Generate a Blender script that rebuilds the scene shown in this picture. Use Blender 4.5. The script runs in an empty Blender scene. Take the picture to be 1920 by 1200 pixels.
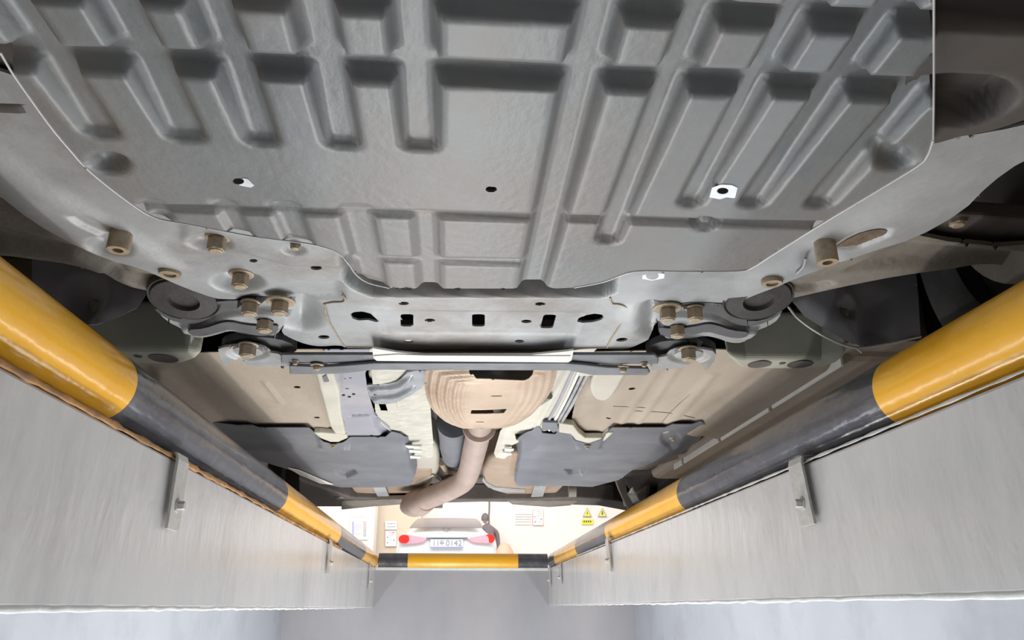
import bpy, bmesh, math, random
import numpy as np
from mathutils import Vector, Matrix
random.seed(7)
C = bpy.context.scene.collection
SC = bpy.context.scene

# ------------------------------------------------------------------ camera
FPX = 1450.0
PITCH = math.atan(540 / FPX)
YAW = math.atan(115 / FPX * math.cos(PITCH))
cam_d = bpy.data.cameras.new('camera')
cam = bpy.data.objects.new('camera', cam_d)
C.objects.link(cam)
cam.location = (0, 0, 0)
cam.rotation_euler = (math.pi / 2 + PITCH, 0, -YAW)
cam_d.sensor_width = 36
cam_d.lens = 36 * FPX / 1920
cam_d.clip_start = .02
cam_d.clip_end = 200
SC.camera = cam

# ------------------------------------------------------------------ light
SC.view_settings.view_transform = 'Standard'
SC.view_settings.look = 'None'
SC.view_settings.gamma = 1
SC.view_settings.exposure = 0.0
SC.view_settings.use_curve_mapping = False
w = bpy.data.worlds.new('world')
SC.world = w
w.use_nodes = True
w.node_tree.nodes['Background'].inputs[0].default_value = (1.0, .97, .95, 1)
w.node_tree.nodes['Background'].inputs[1].default_value = .6

def area(name, loc, rot, sx, sy, e, col=(1, 1, 1)):
    l = bpy.data.lights.new(name, 'AREA')
    l.shape = 'RECTANGLE'
    l.size = sx
    l.size_y = sy
    l.energy = e
    l.color = col
    o = bpy.data.objects.new(name, l)
    o.location = loc
    o.rotation_euler = rot
    C.objects.link(o)
    return o
# strip lamps on the lower pit walls; pit floor and garage lights are added fill
area('pit_light', (.05, 2.7, -1.3), (math.pi, 0, 0), .8, 2.4, 37, (1, .975, .95))  # broad fill added in place of light bouncing off the pit floor
area('pit_light', (-.06, 2.2, -1.25), (math.pi, 0, 0), .08, 4.0, 17, (1, .975, .95))  # thin strip added to put gloss stripes on the rails
area('pit_light', (-.90, 2.5, -.62), (math.pi, math.radians(50), 0), .05, 3.6, 10, (.95, .97, 1))
area('pit_light', (1.02, 2.5, -.62), (math.pi, math.radians(-50), 0), .05, 3.6, 10, (.95, .97, 1))
area('garage_fill', (0, 15.0, 4.2), (math.radians(25), 0, 0), 8, 3, 260, (1, .95, .91))  # unseen light added to overexpose the back wall
area('garage_fill', (0, 9.5, 4.2), (math.radians(48), 0, 0), 8, 2, 330, (1, .98, .97))  # unseen light added and tilted to brighten the white car

# ------------------------------------------------------------------ helpers
def ray(px, py):
    d = np.array([(px - 960) / FPX, 1.0, (600 - py) / FPX])
    c, s = math.cos(PITCH), math.sin(PITCH)
    d = np.array([d[0], d[1] * c - d[2] * s, d[1] * s + d[2] * c])
    c, s = math.cos(YAW), math.sin(YAW)
    return np.array([d[0] * c + d[1] * s, -d[0] * s + d[1] * c, d[2]])
def PZ(px, py, z):
    d = ray(px, py); return d * (z / d[2])
def PY(px, py, y):
    d = ray(px, py); return d * (y / d[1])
def PX(px, py, x):
    d = ray(px, py); return d * (x / d[0])

EMPTY_LOC = {}
def link(o, parent=None):
    C.objects.link(o)
    if parent is not None:
        o.parent = parent
        if parent.name in EMPTY_LOC:
            o.matrix_parent_inverse = Matrix.Translation(-Vector(EMPTY_LOC[parent.name]))
    return o
def tag(o, label=None, cat=None, group=None, kind=None):
    if label: o['label'] = label
    if cat: o['category'] = cat
    if group: o['group'] = group
    if kind: o['kind'] = kind
    return o
def thing(name, label, cat, loc=(0, 0, 0), group=None):
    o = bpy.data.objects.new(name, None)
    o.location = loc
    o.empty_display_size = .05
    C.objects.link(o)
    EMPTY_LOC[o.name] = tuple(loc)
    return tag(o, label, cat, group)

def new_mat(name, c1, c2=None, scale=8, rough=.6, metal=0.0, bump=.15, bscale=60, c3=None, s3=3, amt3=.5, spec=.5,
            emis=None, coat=0, stretch=(1, 1, 1), rvar=.12, lo=.35, hi=.65, lo3=.5):
    m = bpy.data.materials.new(name)
    m.use_nodes = True
    nt = m.node_tree
    N, L = nt.nodes, nt.links
    b = N['Principled BSDF']
    c2 = c2 or tuple(v * .8 for v in c1)
    tc = N.new('ShaderNodeTexCoord')
    mp = N.new('ShaderNodeMapping')
    mp.inputs['Scale'].default_value = stretch
    L.new(tc.outputs['Object'], mp.inputs[0])
    n1 = N.new('ShaderNodeTexNoise')
    n1.inputs['Scale'].default_value = scale
    n1.inputs['Detail'].default_value = 6
    n1.inputs['Roughness'].default_value = .6
    L.new(mp.outputs[0], n1.inputs['Vector'])
    r1 = N.new('ShaderNodeValToRGB')
    r1.color_ramp.elements[0].position = lo
    r1.color_ramp.elements[1].position = hi
    r1.color_ramp.elements[0].color = (*c1, 1)
    r1.color_ramp.elements[1].color = (*c2, 1)
    L.new(n1.outputs[0], r1.inputs[0])
    out = r1.outputs[0]
    if c3:
        n3 = N.new('ShaderNodeTexNoise')
        n3.inputs['Scale'].default_value = s3
        n3.inputs['Detail'].default_value = 8
        n3.inputs['Roughness'].default_value = .7
        L.new(mp.outputs[0], n3.inputs['Vector'])
        mr = N.new('ShaderNodeMapRange')
        mr.inputs[1].default_value = lo3
        mr.inputs[2].default_value = lo3 + .16
        mr.inputs[4].default_value = amt3
        L.new(n3.outputs[0], mr.inputs[0])
        mx = N.new('ShaderNodeMix')
        mx.data_type = 'RGBA'
        L.new(mr.outputs[0], mx.inputs[0])
        L.new(out, mx.inputs[6])
        mx.inputs[7].default_value = (*c3, 1)
        out = mx.outputs[2]
    L.new(out, b.inputs['Base Color'])
    rr = N.new('ShaderNodeMapRange')
    rr.inputs[3].default_value = max(.05, rough - rvar)
    rr.inputs[4].default_value = min(1, rough + rvar)
    L.new(n1.outputs[0], rr.inputs[0])
    L.new(rr.outputs[0], b.inputs['Roughness'])
    b.inputs['Metallic'].default_value = metal
    b.inputs['Specular IOR Level'].default_value = spec
    if coat:
        b.inputs['Coat Weight'].default_value = coat
        b.inputs['Coat Roughness'].default_value = .15
    if bump:
        nb = N.new('ShaderNodeTexNoise')
        nb.inputs['Scale'].default_value = bscale
        nb.inputs['Detail'].default_value = 4
        L.new(mp.outputs[0], nb.inputs['Vector'])
        bp = N.new('ShaderNodeBump')
        bp.inputs['Strength'].default_value = bump
        bp.inputs['Distance'].default_value = .004
        L.new(nb.outputs[0], bp.inputs['Height'])
        L.new(bp.outputs[0], b.inputs['Normal'])
    if emis:
        b.inputs['Emission Color'].default_value = (*emis[:3], 1)
        b.inputs['Emission Strength'].default_value = emis[3]
    return m

def srgb(r, g, b):
    f = lambda v: ((v / 255 + .055) / 1.055) ** 2.4 if v > 10 else v / 255 / 12.92
    return (f(r), f(g), f(b))

M = {}
M['tray'] = new_mat('tray_plastic', (.155, .168, .172), (.215, .225, .225), 5, .45, .15, .15, 110, (.19, .165, .145), 2.4, .75, stretch=(1, .7, 1), lo3=.47)
M['sub'] = new_mat('galvanised_steel', (.32, .335, .345), (.42, .435, .435), 9, .48, .15, .12, 120, (.20, .165, .13), 3, .7, lo3=.47)
M['arm'] = new_mat('dusty_steel', (.17, .15, .125), (.25, .225, .19), 12, .6, .1, .25, 120, (.13, .105, .08), 5, .5)
M['traylip'] = new_mat('tray_edge', (.42, .42, .43), (.50, .50, .51), 20, .4, .1, .1, 100)
M['darkmetal'] = new_mat('dark_rubber', (.035, .033, .032), (.07, .065, .06), 15, .6, 0, .2, 80)
M['rubber'] = new_mat('bushing_rubber', (.035, .032, .03), (.055, .05, .048), 20, .6, 0, .2, 100)
M['bolt'] = new_mat('rusty_bolt', (.33, .26, .18), (.45, .38, .27), 60, .5, .3, .2, 200, (.22, .12, .06), 70, .5)
M['rustdark'] = new_mat('dark_rust', (.12, .085, .055), (.20, .15, .10), 60, .8, 0, .5, 150)
M['rust'] = new_mat('rust_seam', (.38, .30, .20), (.50, .42, .30), 90, .8, 0, .4, 300)
M['shade'] = new_mat('shaded_bracket_steel', (.075, .075, .08), (.11, .11, .115), 30, .5, .2, .1, 200)  # darkened steel tone, paints in the shade of the bracket hollows
M['strap'] = new_mat('grey_bar', (.13, .14, .15), (.18, .19, .20), 30, .5, .2, .1, 200)
M['pan'] = new_mat('floor_underseal', (.34, .285, .225), (.42, .355, .285), 7, .75, 0, .25, 70, (.26, .21, .165), 3, .5, stretch=(1, .4, 1))
M['cream'] = new_mat('cream_primer', (.50, .485, .41), (.57, .55, .47), 10, .55, 0, .1, 60, (.50, .45, .36), 6, .4)
M['green'] = new_mat('green_grey_primer', (.36, .37, .30), (.44, .44, .36), 8, .55, 0, .1, 60, (.30, .26, .2), 5, .4)
M['plastic'] = new_mat('blue_grey_plastic', (.115, .125, .145), (.15, .16, .18), 8, .5, 0, .08, 150, (.24, .25, .26), 3, .35)
M['lilac'] = new_mat('lilac_grey_plastic', (.29, .295, .335), (.33, .33, .375), 5, .5, 0, .05, 100, (.45, .41, .38), 5, .5)
M['shield'] = new_mat('rusty_heat_shield', (.44, .335, .24), (.51, .40, .30), 14, .5, .25, .2, 120, (.30, .18, .11), 5, .65)
M['pipe'] = new_mat('exhaust_steel', (.34, .265, .23), (.40, .31, .27), 20, .55, .2, .15, 120, (.27, .18, .14), 9, .4)
M['tank'] = new_mat('tank_coating', (.40, .38, .32), (.46, .43, .36), 6, .55, 0, .1, 60)
M['tankrust'] = new_mat('rusty_tank', (.30, .225, .17), (.36, .28, .21), 12, .6, .1, .2, 90, (.34, .17, .06), 10, .6)
M['foil'] = new_mat('crumpled_foil', (.47, .46, .39), (.56, .545, .475), 25, .5, .2, 1.0, 45)
M['void'] = new_mat('dark_underside', (.02, .018, .017), (.04, .035, .03), 6, .9, 0, .1)
M['grime'] = new_mat('grimy_steel', (.085, .072, .065), (.13, .11, .10), 12, .7, .1, .3, 80)
M['dusty'] = new_mat('dusty_black_plastic', (.06, .054, .05), (.09, .08, .072), 9, .6, 0, .1, 90)
M['liner'] = new_mat('dusty_grey_plastic', (.44, .43, .46), (.52, .51, .53), 9, .5, 0, .1, 90)
M['bare'] = new_mat('bare_metal', (.75, .8, .83), (.85, .88, .9), 60, .35, .2, .2, 150)
M['white'] = new_mat('white_flange', (.68, .67, .62), (.75, .74, .7), 20, .5, 0, .1)
M['yellow'] = new_mat('yellow_paint', (.90, .44, .025), (.95, .50, .035), 8, .2, 0, .3, 30, (.60, .40, .14), 22, .12, lo3=.62, rvar=.05)
M['black'] = new_mat('black_paint', (.065, .066, .078), (.10, .10, .115), 9, .2, 0, .4, 36, (.22, .20, .18), 16, .35, rvar=.08, stretch=(1, .5, 1))
M['orangewear'] = new_mat('orange_worn_primer', (.50, .25, .07), (.20, .11, .05), 14, .7, 0, .4, 90)
M['band'] = new_mat('glossy_grey_wall_paint', (.60, .605, .605), (.66, .66, .65), 3, .22, 0, .6, 22, (.42, .41, .40), 4, .4, rvar=.07, stretch=(1, 1, .45))
M['pitwall'] = new_mat('blue_grey_wall_paint', (.40, .43, .48), (.45, .48, .53), 2.5, .4, 0, .15, 20, (.30, .31, .34), 3, .5)
M['endwall'] = new_mat('grey_concrete_paint', (.34, .345, .37), (.41, .40, .41), 3, .5, 0, .2, 30, (.35, .35, .37), 5, .5, stretch=(1, 1, .5))
M['caulk'] = new_mat('white_sealant', (.80, .83, .80), (.72, .76, .74), 30, .4, 0, .5, 60)
M['bracket'] = new_mat('painted_steel_bracket', (.50, .50, .48), (.56, .56, .53), 20, .35, 0, .3, 80, (.34, .24, .14), 16, .45)
M['floor'] = new_mat('garage_floor', (.55, .53, .50), (.62, .60, .57), 3, .4, 0, .1)
M['backwall'] = new_mat('warm_white_wall', (.84, .77, .73), (.86, .80, .76), 1, .8, 0, 0)
M['creamwall'] = new_mat('cream_wall', (.62, .54, .42), (.64, .56, .44), 1, .8, 0, 0)
M['carwhite'] = new_mat('white_car_paint', (.80, .83, .86), (.82, .85, .88), 1, .25, 0, 0, coat=.5)
M['carglass'] = new_mat('rear_glass', (.20, .175, .175), (.21, .185, .185), 1, .15, 0, 0)
M['red'] = new_mat('red_lens', (.75, .02, .015), (.8, .03, .02), 1, .25, 0, 0, emis=(1, .03, .02, .25))
M['pink'] = new_mat('pink_lens', (.85, .42, .52), (.88, .48, .56), 1, .25, 0, 0)
M['plate'] = new_mat('plate_white', (.80, .84, .88), (.80, .84, .88), 1, .5, 0, 0)
M['ink'] = new_mat('grey_ink', (.35, .38, .42), (.35, .38, .42), 1, .6, 0, 0)
M['redink'] = new_mat('red_ink', (.75, .35, .33), (.75, .35, .33), 1, .6, 0, 0)
M['blueink'] = new_mat('blue_ink', (.35, .40, .75), (.35, .40, .75), 1, .6, 0, 0)
M['paper'] = new_mat('paper', (.85, .82, .80), (.85, .82, .80), 1, .7, 0, 0)
M['signyellow'] = new_mat('sign_yellow', (.85, .75, .06), (.85, .75, .06), 1, .5, 0, 0)
M['blackink'] = new_mat('sign_black', (.12, .11, .06), (.12, .11, .06), 1, .5, 0, 0)
M['cloth'] = new_mat('grey_cloth', (.17, .14, .15), (.20, .17, .18), 10, .9, 0, 0)
M['skin'] = new_mat('skin', (.5, .33, .26), (.52, .35, .27), 10, .6, 0, 0)
M['drum'] = new_mat('pale_orange_plastic', (.80, .42, .30), (.80, .45, .33), 3, .6, 0, 0)

def finish(o, mat, smooth=True, bevel=0, seg=2, split=None, solid=0):
    if mat is not None and not o.data.materials:
        o.data.materials.append(mat)
    if smooth:
        o.data.polygons.foreach_set('use_smooth', [True] * len(o.data.polygons))
    if solid:
        s = o.modifiers.new('solid', 'SOLIDIFY')
        s.thickness = solid
        s.offset = -1
    if bevel:
        b = o.modifiers.new('bevel', 'BEVEL')
        b.width = bevel
        b.segments = seg
        b.limit_method = 'ANGLE'
        b.angle_limit = math.radians(35)
    if split is not None or smooth:
        e = o.modifiers.new('split', 'EDGE_SPLIT')
        e.split_angle = math.radians(split or 42)
    return o
def obj(name, bm, mat, parent=None, **k):
    me = bpy.data.meshes.new(name)
    bmesh.ops.recalc_face_normals(bm, faces=bm.faces)
    bm.to_mesh(me); bm.free()
    o = bpy.data.objects.new(name, me)
    link(o, parent)
    return finish(o, mat, **k)

# --- signed distance to polygon, numpy
def smooth_poly(p, n=1):
    p = np.array(p, float)
    for _ in range(n):
        q = np.roll(p, -1, 0)
        p = np.stack([p * .75 + q * .25, p * .25 + q * .75], 1).reshape(-1, 2)
    return p
def psdf(poly, A, B):
    shp = A.shape
    x = A.ravel(); y = B.ravel()
    d = np.full(x.shape, 1e9)
    ins = np.zeros(x.shape, bool)
    n = len(poly)
    for i in range(n):
        ax, ay = poly[i]; bx, by = poly[(i + 1) % n]
        ex, ey = bx - ax, by - ay
        L2 = ex * ex + ey * ey
        if L2 < 1e-14: continue
        t = np.clip(((x - ax) * ex + (y - ay) * ey) / L2, 0, 1)
        d = np.minimum(d, (x - ax - t * ex) ** 2 + (y - ay - t * ey) ** 2)
        if abs(ey) > 1e-12:
            c = ((ay > y) != (by > y)) & (x < (bx - ax) * (y - ay) / (by - ay) + ax)
            ins ^= c
    d = np.sqrt(d)
    return np.where(ins, -d, d).reshape(shp)
def step(s, wd):
    t = np.clip(.5 - s / wd, 0, 1)
    return t * t * (3 - 2 * t)
def to_ab(pts, plane, val):
    out = []
    for p in pts:
        if plane == 'z':
            q = PZ(p[0], p[1], val); out.append((q[0], q[1]))
        elif plane == 'y':
            q = PY(p[0], p[1], val); out.append((q[0], q[2]))
        else:
            q = PX(p[0], p[1], val); out.append((q[1], q[2]))
    return np.array(out)
def ell(cx, cy, rx, ry=None, n=20, rot=0):
    ry = ry or rx * .45
    return [(cx + rx * math.cos(t) * math.cos(rot) - ry * math.sin(t) * math.sin(rot),
             cy + rx * math.cos(t) * math.sin(rot) + ry * math.sin(t) * math.cos(rot))
            for t in [2 * math.pi * k / n for k in range(n)]]
class F:            # surface relief features
    def __init__(s, poly, dz, wd=.012, px=True, sm=0, grp=None):
        s.poly, s.dz, s.wd, s.px, s.sm, s.grp = poly, dz, wd, px, sm, grp
def sheet(name, outline, plane, val, mat, parent=None, feats=(), holes=(), res=.005, thick=.002, sm=0, fn=None, px=True, flip=False, hz=None):
    O = to_ab(outline, plane, val) if px else np.array(outline, float)
    if sm: O = smooth_poly(O, sm)
    H = [to_ab(h, plane, hz or val) for h in holes]
    lo = O.min(0) - res; hi = O.max(0) + res
    a = np.arange(lo[0], hi[0] + res, res); b = np.arange(lo[1], hi[1] + res, res)
    A, B = np.meshgrid(a, b, indexing='ij')
    def S(A, B):
        s = psdf(O, A, B)
        for h in H: s = np.maximum(s, -psdf(h, A, B))
        return s
    s = S(A, B)
    ga, gb = np.gradient(s, res)
    g = np.sqrt(ga * ga + gb * gb) + 1e-9
    near = np.abs(s) < .72 * res
    A = np.where(near, A - s * ga / g, A); B = np.where(near, B - s * gb / g, B)
    z = np.zeros(A.shape)
    mx = np.zeros(A.shape)
    for f in feats:
        P = to_ab(f.poly, plane, val) if f.px else np.array(f.poly, float)
        if f.sm: P = smooth_poly(P, f.sm)
        v = (f.dz(A, B) if callable(f.dz) else f.dz) * step(psdf(P, A, B), f.wd)
        if f.grp: mx = np.maximum(mx, v)
        else: z = z + v
    z = z + mx
    if fn is not None: z = z + fn(A, B, psdf(O, A, B))
    z = z + val
    c = (s[:-1, :-1] + s[1:, :-1] + s[1:, 1:] + s[:-1, 1:]) / 4
    keep = c < 0
    used = np.zeros(A.shape, bool)
    used[:-1, :-1] |= keep; used[1:, :-1] |= keep; used[1:, 1:] |= keep; used[:-1, 1:] |= keep
    idx = np.cumsum(used.ravel()).reshape(used.shape) - 1
    if plane == 'z': V = np.stack([A, B, z], -1)
    elif plane == 'y': V = np.stack([A, z, B], -1)
    else: V = np.stack([z, A, B], -1)
    V = V[used]
    i, j = np.nonzero(keep)
    f4 = np.stack([idx[i, j], idx[i, j + 1], idx[i + 1, j + 1], idx[i + 1, j]], -1)
    if plane == 'y': f4 = f4[:, ::-1]
    if flip: f4 = f4[:, ::-1]
    me = bpy.data.meshes.new(name)
    me.from_pydata(V.tolist(), [], f4.tolist())
    me.update()
    o = bpy.data.objects.new(name, me)
    link(o, parent)
    return finish(o, mat, solid=thick, split=80)
def prism(name, poly, z, h, mat, parent=None, bevel=.002, plane='z', px=True, top=1.0, sm=0, seg=2, shift=(0, 0)):
    P = to_ab(poly, plane, z) if px else np.array(poly, float)
    if sm: P = smooth_poly(P, sm)
    c = P.mean(0)
    bm = bmesh.new()
    def mk(p, q):
        if plane == 'z': return bm.verts.new((p[0], p[1], q))
        if plane == 'y': return bm.verts.new((p[0], q, p[1]))
        return bm.verts.new((q, p[0], p[1]))
    v1 = [mk(p, z) for p in P]
    v2 = [mk(c + (p - c) * top + np.array(shift), z + h) for p in P]
    bm.faces.new(v1); bm.faces.new(v2[::-1])
    for k in range(len(P)):
        bm.faces.new((v1[k], v1[(k + 1) % len(P)], v2[(k + 1) % len(P)], v2[k]))
    return obj(name, bm, mat, parent, smooth=False, bevel=bevel, seg=seg)
def box(name, a, b, mat, parent=None, bevel=.0):
    bm = bmesh.new()
    bmesh.ops.create_cube(bm, size=1)
    for v in bm.verts:
        v.co = Vector([(a[k] + b[k]) / 2 + v.co[k] * (b[k] - a[k]) for k in range(3)])
    return obj(name, bm, mat, parent, smooth=False, bevel=bevel)
def catmull(pts, n=10):
    P = [Vector(p) for p in pts]
    if len(P) < 3: return P
    out = []
    Q = [P[0] * 2 - P[1]] + P + [P[-1] * 2 - P[-2]]
    for i in range(1, len(Q) - 2):
        for k in range(n):
            t = k / n
            p0, p1, p2, p3 = Q[i - 1:i + 3]
            out.append(.5 * ((2 * p1) + (p2 - p0) * t + (2 * p0 - 5 * p1 + 4 * p2 - p3) * t * t + (3 * p1 - p0 - 3 * p2 + p3) * t ** 3))
    out.append(P[-1])
    return out
def tube(name, pts, r, mat, parent=None, seg=20, smooth=True, cap=True, n=10, inner=0):
    P = catmull(pts, n) if n > 1 else [Vector(p) for p in pts]
    rs = r if isinstance(r, (list, tuple)) else [r, r]
    bm = bmesh.new()
    rings = []
    up = Vector((0, 0, 1))
    nrm = None
    for i, p in enumerate(P):
        t = (P[min(i + 1, len(P) - 1)] - P[max(i - 1, 0)]).normalized()
        if nrm is None:
            nrm = t.cross(up)
            if nrm.length < .1: nrm = t.cross(Vector((1, 0, 0)))
        nrm = (nrm - t * nrm.dot(t)).normalized()
        bn = t.cross(nrm)
        f = i / (len(P) - 1) * (len(rs) - 1)
        k = min(int(f), len(rs) - 2)
        rr = rs[k] * (1 - (f - k)) + rs[k + 1] * (f - k)
        rings.append([bm.verts.new(p + (nrm * math.cos(a) + bn * math.sin(a)) * rr) for a in [2 * math.pi * q / seg for q in range(seg)]])
    for i in range(len(rings) - 1):
        for q in range(seg):
            bm.faces.new((rings[i][q], rings[i][(q + 1) % seg], rings[i + 1][(q + 1) % seg], rings[i + 1][q]))
    if cap:
        bm.faces.new(rings[0]); bm.faces.new(rings[-1])
    return obj(name, bm, mat, parent)
def lathe(name, prof, loc, axis, mat, parent=None, seg=32):
    """prof: (r, h) pairs revolved about axis through loc"""
    ax = Vector(axis).normalized()
    n = ax.orthogonal().normalized(); b = ax.cross(n)
    bm = bmesh.new(); rings = []
    for r, h in prof:
        rings.append([bm.verts.new(Vector(loc) + ax * h + (n * math.cos(a) + b * math.sin(a)) * max(r, 1e-4)) for a in [2 * math.pi * q / seg for q in range(seg)]])
    for i in range(len(rings) - 1):
        for q in range(seg):
            bm.faces.new((rings[i][q], rings[i][(q + 1) % seg], rings[i + 1][(q + 1) % seg], rings[i + 1][q]))
    bm.faces.new(rings[0]); bm.faces.new(rings[-1])
    bmesh.ops.remove_doubles(bm, verts=bm.verts, dist=1e-6)
    return obj(name, bm, mat, parent)

BOLT = {}
def bolt(parent, px, py, z, r=.010, h=.016, flange=1.35, mat='bolt', up=.0, name='bolt'):
    """hex bolt hanging down; (px, py) is the centre of its lower face, at height z"""
    key = (r, h, flange, mat)
    if key not in BOLT:
        bm = bmesh.new()
        def ring(rr, zz, n=6):
            return [bm.verts.new((rr * math.cos(2 * math.pi * k / n), rr * math.sin(2 * math.pi * k / n), zz)) for k in range(n)]
        a = ring(r * .72, 0, 24); b = ring(r, .0025, 24)
        # hex body
        h1 = ring(r * 1.02, .002); h2 = ring(r * 1.02, h)
        bm.faces.new(h1); bm.faces.new(h2[::-1])
        for k in range(6): bm.faces.new((h1[k], h1[(k + 1) % 6], h2[(k + 1) % 6], h2[k]))
        for v in b: bm.verts.remove(v)
        c = ring(r * .8, .0021, 24)
        bm.faces.new(a)
        for k in range(24): bm.faces.new((a[k], a[(k + 1) % 24], c[(k + 1) % 24], c[k]))
        f1 = ring(r * flange, h, 24); f2 = ring(r * flange * 1.05, h + .003, 24)
        bm.faces.new(f1); bm.faces.new(f2[::-1])
        for k in range(24): bm.faces.new((f1[k], f1[(k + 1) % 24], f2[(k + 1) % 24], f2[k]))
        bmesh.ops.recalc_face_normals(bm, faces=bm.faces)
        me = bpy.data.meshes.new('bolt'); bm.to_mesh(me); bm.free()
        me.materials.append(M[mat])
        BOLT[key] = me
    o = bpy.data.objects.new(name, BOLT[key])
    link(o, parent)
    o.location = PZ(px, py, z)
    o.rotation_euler = (0, 0, random.random() * 3)
    bv = o.modifiers.new('bevel', 'BEVEL'); bv.width = .0012; bv.segments = 2; bv.limit_method = 'ANGLE'
    return o

FL = .215          # garage floor height above the camera
XL, XR = -.434, .558
YE = 4.68
# ================================================================== SETTING
def struct(o):
    o['kind'] = 'structure'; return o
bm = bmesh.new()
def addbox(bm, a, b):
    r = bmesh.ops.create_cube(bm, size=1)
    for v in r['verts']:
        v.co = Vector([(a[k] + b[k]) / 2 + v.co[k] * (b[k] - a[k]) for k in range(3)])
for a, b in (((-14, -6, .02), (XL - .045, 24, FL)), ((XR + .045, -6, .02), (14, 24, FL)),
             ((XL - .045, YE + .045, .02), (XR + .045, 24, FL)), ((XL - .045, -6, .02), (XR + .045, -1.5, FL))):
    addbox(bm, a, b)
struct(obj('floor', bm, M['floor'], smooth=False))
struct(box('wall_left', (XL - .045, -1.5, .0), (XL, YE, FL + .001), M['band'], bevel=.004))
struct(box('wall_right', (XR, -1.5, .013), (XR + .045, YE, FL + .001), M['band'], bevel=.004))
struct(box('wall_end', (-.93, YE, -1.4), (1.05, YE + .045, FL - .012), M['endwall']))
struct(box('wall_lower_left', (-1.0, -1.5, -1.4), (-.93, YE, .02), M['pitwall']))
struct(box('wall_lower_right', (1.05, -1.5, -1.4), (1.12, YE, .02), M['pitwall']))
struct(box('floor_pit', (-1.0, -1.5, -1.45), (1.12, YE, -1.4), M['pitwall']))
struct(box('wall_front', (-1.0, -1.55, -1.4), (1.12, -1.5, .02), M['pitwall']))
# rough bead of sealant along the lower edge of the painted bands
def bead(name, x, z, side):
    pts = []
    r = random.Random(3 if side < 0 else 5)
    y = -.5
    while y < YE - .9:
        pts.append((x + side * -.001, y, z - .001 + r.uniform(-.001, .001))); y += .03
    bm = bmesh.new(); rings = []
    for p in pts:
        rr = (.0032 + r.uniform(-.0008, .001)) * (1 if p[1] < 2 else max(.3, 1 - (p[1] - 2) * .4))
        rings.append([bm.verts.new((p[0] + .5 * rr * math.cos(a), p[1], p[2] + rr * math.sin(a))) for a in [k * math.pi / 4 for k in range(8)]])
    for i in range(len(rings) - 1):
        for q in range(8):
            bm.faces.new((rings[i][q], rings[i][(q + 1) % 8], rings[i + 1][(q + 1) % 8], rings[i + 1][q]))
    bm.faces.new(rings[0]); bm.faces.new(rings[-1])
    return struct(obj(name, bm, M['caulk']))
bead('trim_1', XL, 0, 1)
bead('trim_2', XR, .013, -1)
struct(box('trim_3', (XL, YE - .012, FL - .012), (XR, YE + .045, FL + .003), M['caulk'], bevel=.002))

def crust(name, x, z, y0, y1, rad, mat, seed):
    r = random.Random(seed); bm = bmesh.new(); rings = []
    y = y0
    while y < y1:
        rr = rad * r.uniform(.55, 1.3)
        rings.append([bm.verts.new((x + .8 * rr * math.cos(a), y, z + rr * math.sin(a))) for a in [k * math.pi / 4 for k in range(8)]]); y += .022
    for i in range(len(rings) - 1):
        for q in range(8): bm.faces.new((rings[i][q], rings[i][(q + 1) % 8], rings[i + 1][(q + 1) % 8], rings[i + 1][q]))
    bm.faces.new(rings[0]); bm.faces.new(rings[-1])
    return struct(obj(name, bm, M[mat]))
crust('trim_4', XL + .001, FL + .004, -.4, 3.2, .0042, 'orangewear', 4)
crust('trim_5', XR - .001, FL + .004, -.4, 3.6, .0022, 'bracket', 9)
# garage behind
struct(box('wall_back', (-12, 19, FL), (12, 19.2, 5), M['backwall']))
xa = PY(701, 1000, 17.5)[0]
struct(box('wall_column', (-7, 17.5, FL), (xa, 18.2, 5), M['backwall'], bevel=.02))
xb = PY(790, 1000, 18.6)[0]
struct(box('wall_cream', (xa - .3, 18.3, FL), (xb, 19, 5), M['creamwall'], bevel=.02))

# ================================================================== GUARD RAILS
def striped_rail(name, label, p0, p1, r, bounds, first, group='striped guard rails round the pit'):
    """tube from p0 to p1, stripes change at distances in bounds"""
    p0, p1 = Vector(p0), Vector(p1)
    L = (p1 - p0).length
    t = (p1 - p0).normalized()
    n = t.cross(Vector((0, 0, 1))).normalized(); b = n.cross(t)
    root = thing(name, label, 'guard rail', tuple(p0 - Vector((0, 0, r))), group)
    cuts = [0] + list(bounds) + [L]
    cuts = sorted(set([round(c, 4) for c in cuts]))
    bm = bmesh.new(); seg = 48
    mids = []
    rings = []
    for ci in range(len(cuts) - 1):
        sub = max(1, int((cuts[ci + 1] - cuts[ci]) / .08))
        for k in range(sub):
            rings.append((cuts[ci] + (cuts[ci + 1] - cuts[ci]) * k / sub, ci))
    rings.append((L, len(cuts) - 2))
    vr = []
    for s, ci in rings:
        vr.append([bm.verts.new(p0 + t * s + (n * math.cos(a) + b * math.sin(a)) * r) for a in [2 * math.pi * q / seg for q in range(seg)]])
    for i in range(len(vr) - 1):
        for q in range(seg):
            f = bm.faces.new((vr[i][q], vr[i][(q + 1) % seg], vr[i + 1][(q + 1) % seg], vr[i + 1][q]))
            f.material_index = (rings[i][1] + first) % 2
    bm.faces.new(vr[0]); bm.faces.new(vr[-1])
    me = bpy.data.meshes.new('rail_pipe')
    bmesh.ops.recalc_face_normals(bm, faces=bm.faces)
    bm.to_mesh(me); bm.free()
    me.materials.append(M['yellow']); me.materials.append(M['black'])
    o = bpy.data.objects.new('rail_pipe', me); link(o, root)
    finish(o, None)
    return root
LA = Vector((-.476, -.6, .287)); LB = Vector((-.470, YE + .02, .258))
RA = Vector((.602, -.6, .277)); RB = Vector((.606, YE + .02, .258))
lb = [1.03, 2.05, 3.08, 3.98, 4.7]
rb = [.96, 1.92, 2.89, 3.62, 4.4]
rail_l = striped_rail('guard_rail', 'yellow and black striped pipe along the left edge of the pit', LA, LB, .05, [y + .6 for y in lb], 0)
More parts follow.
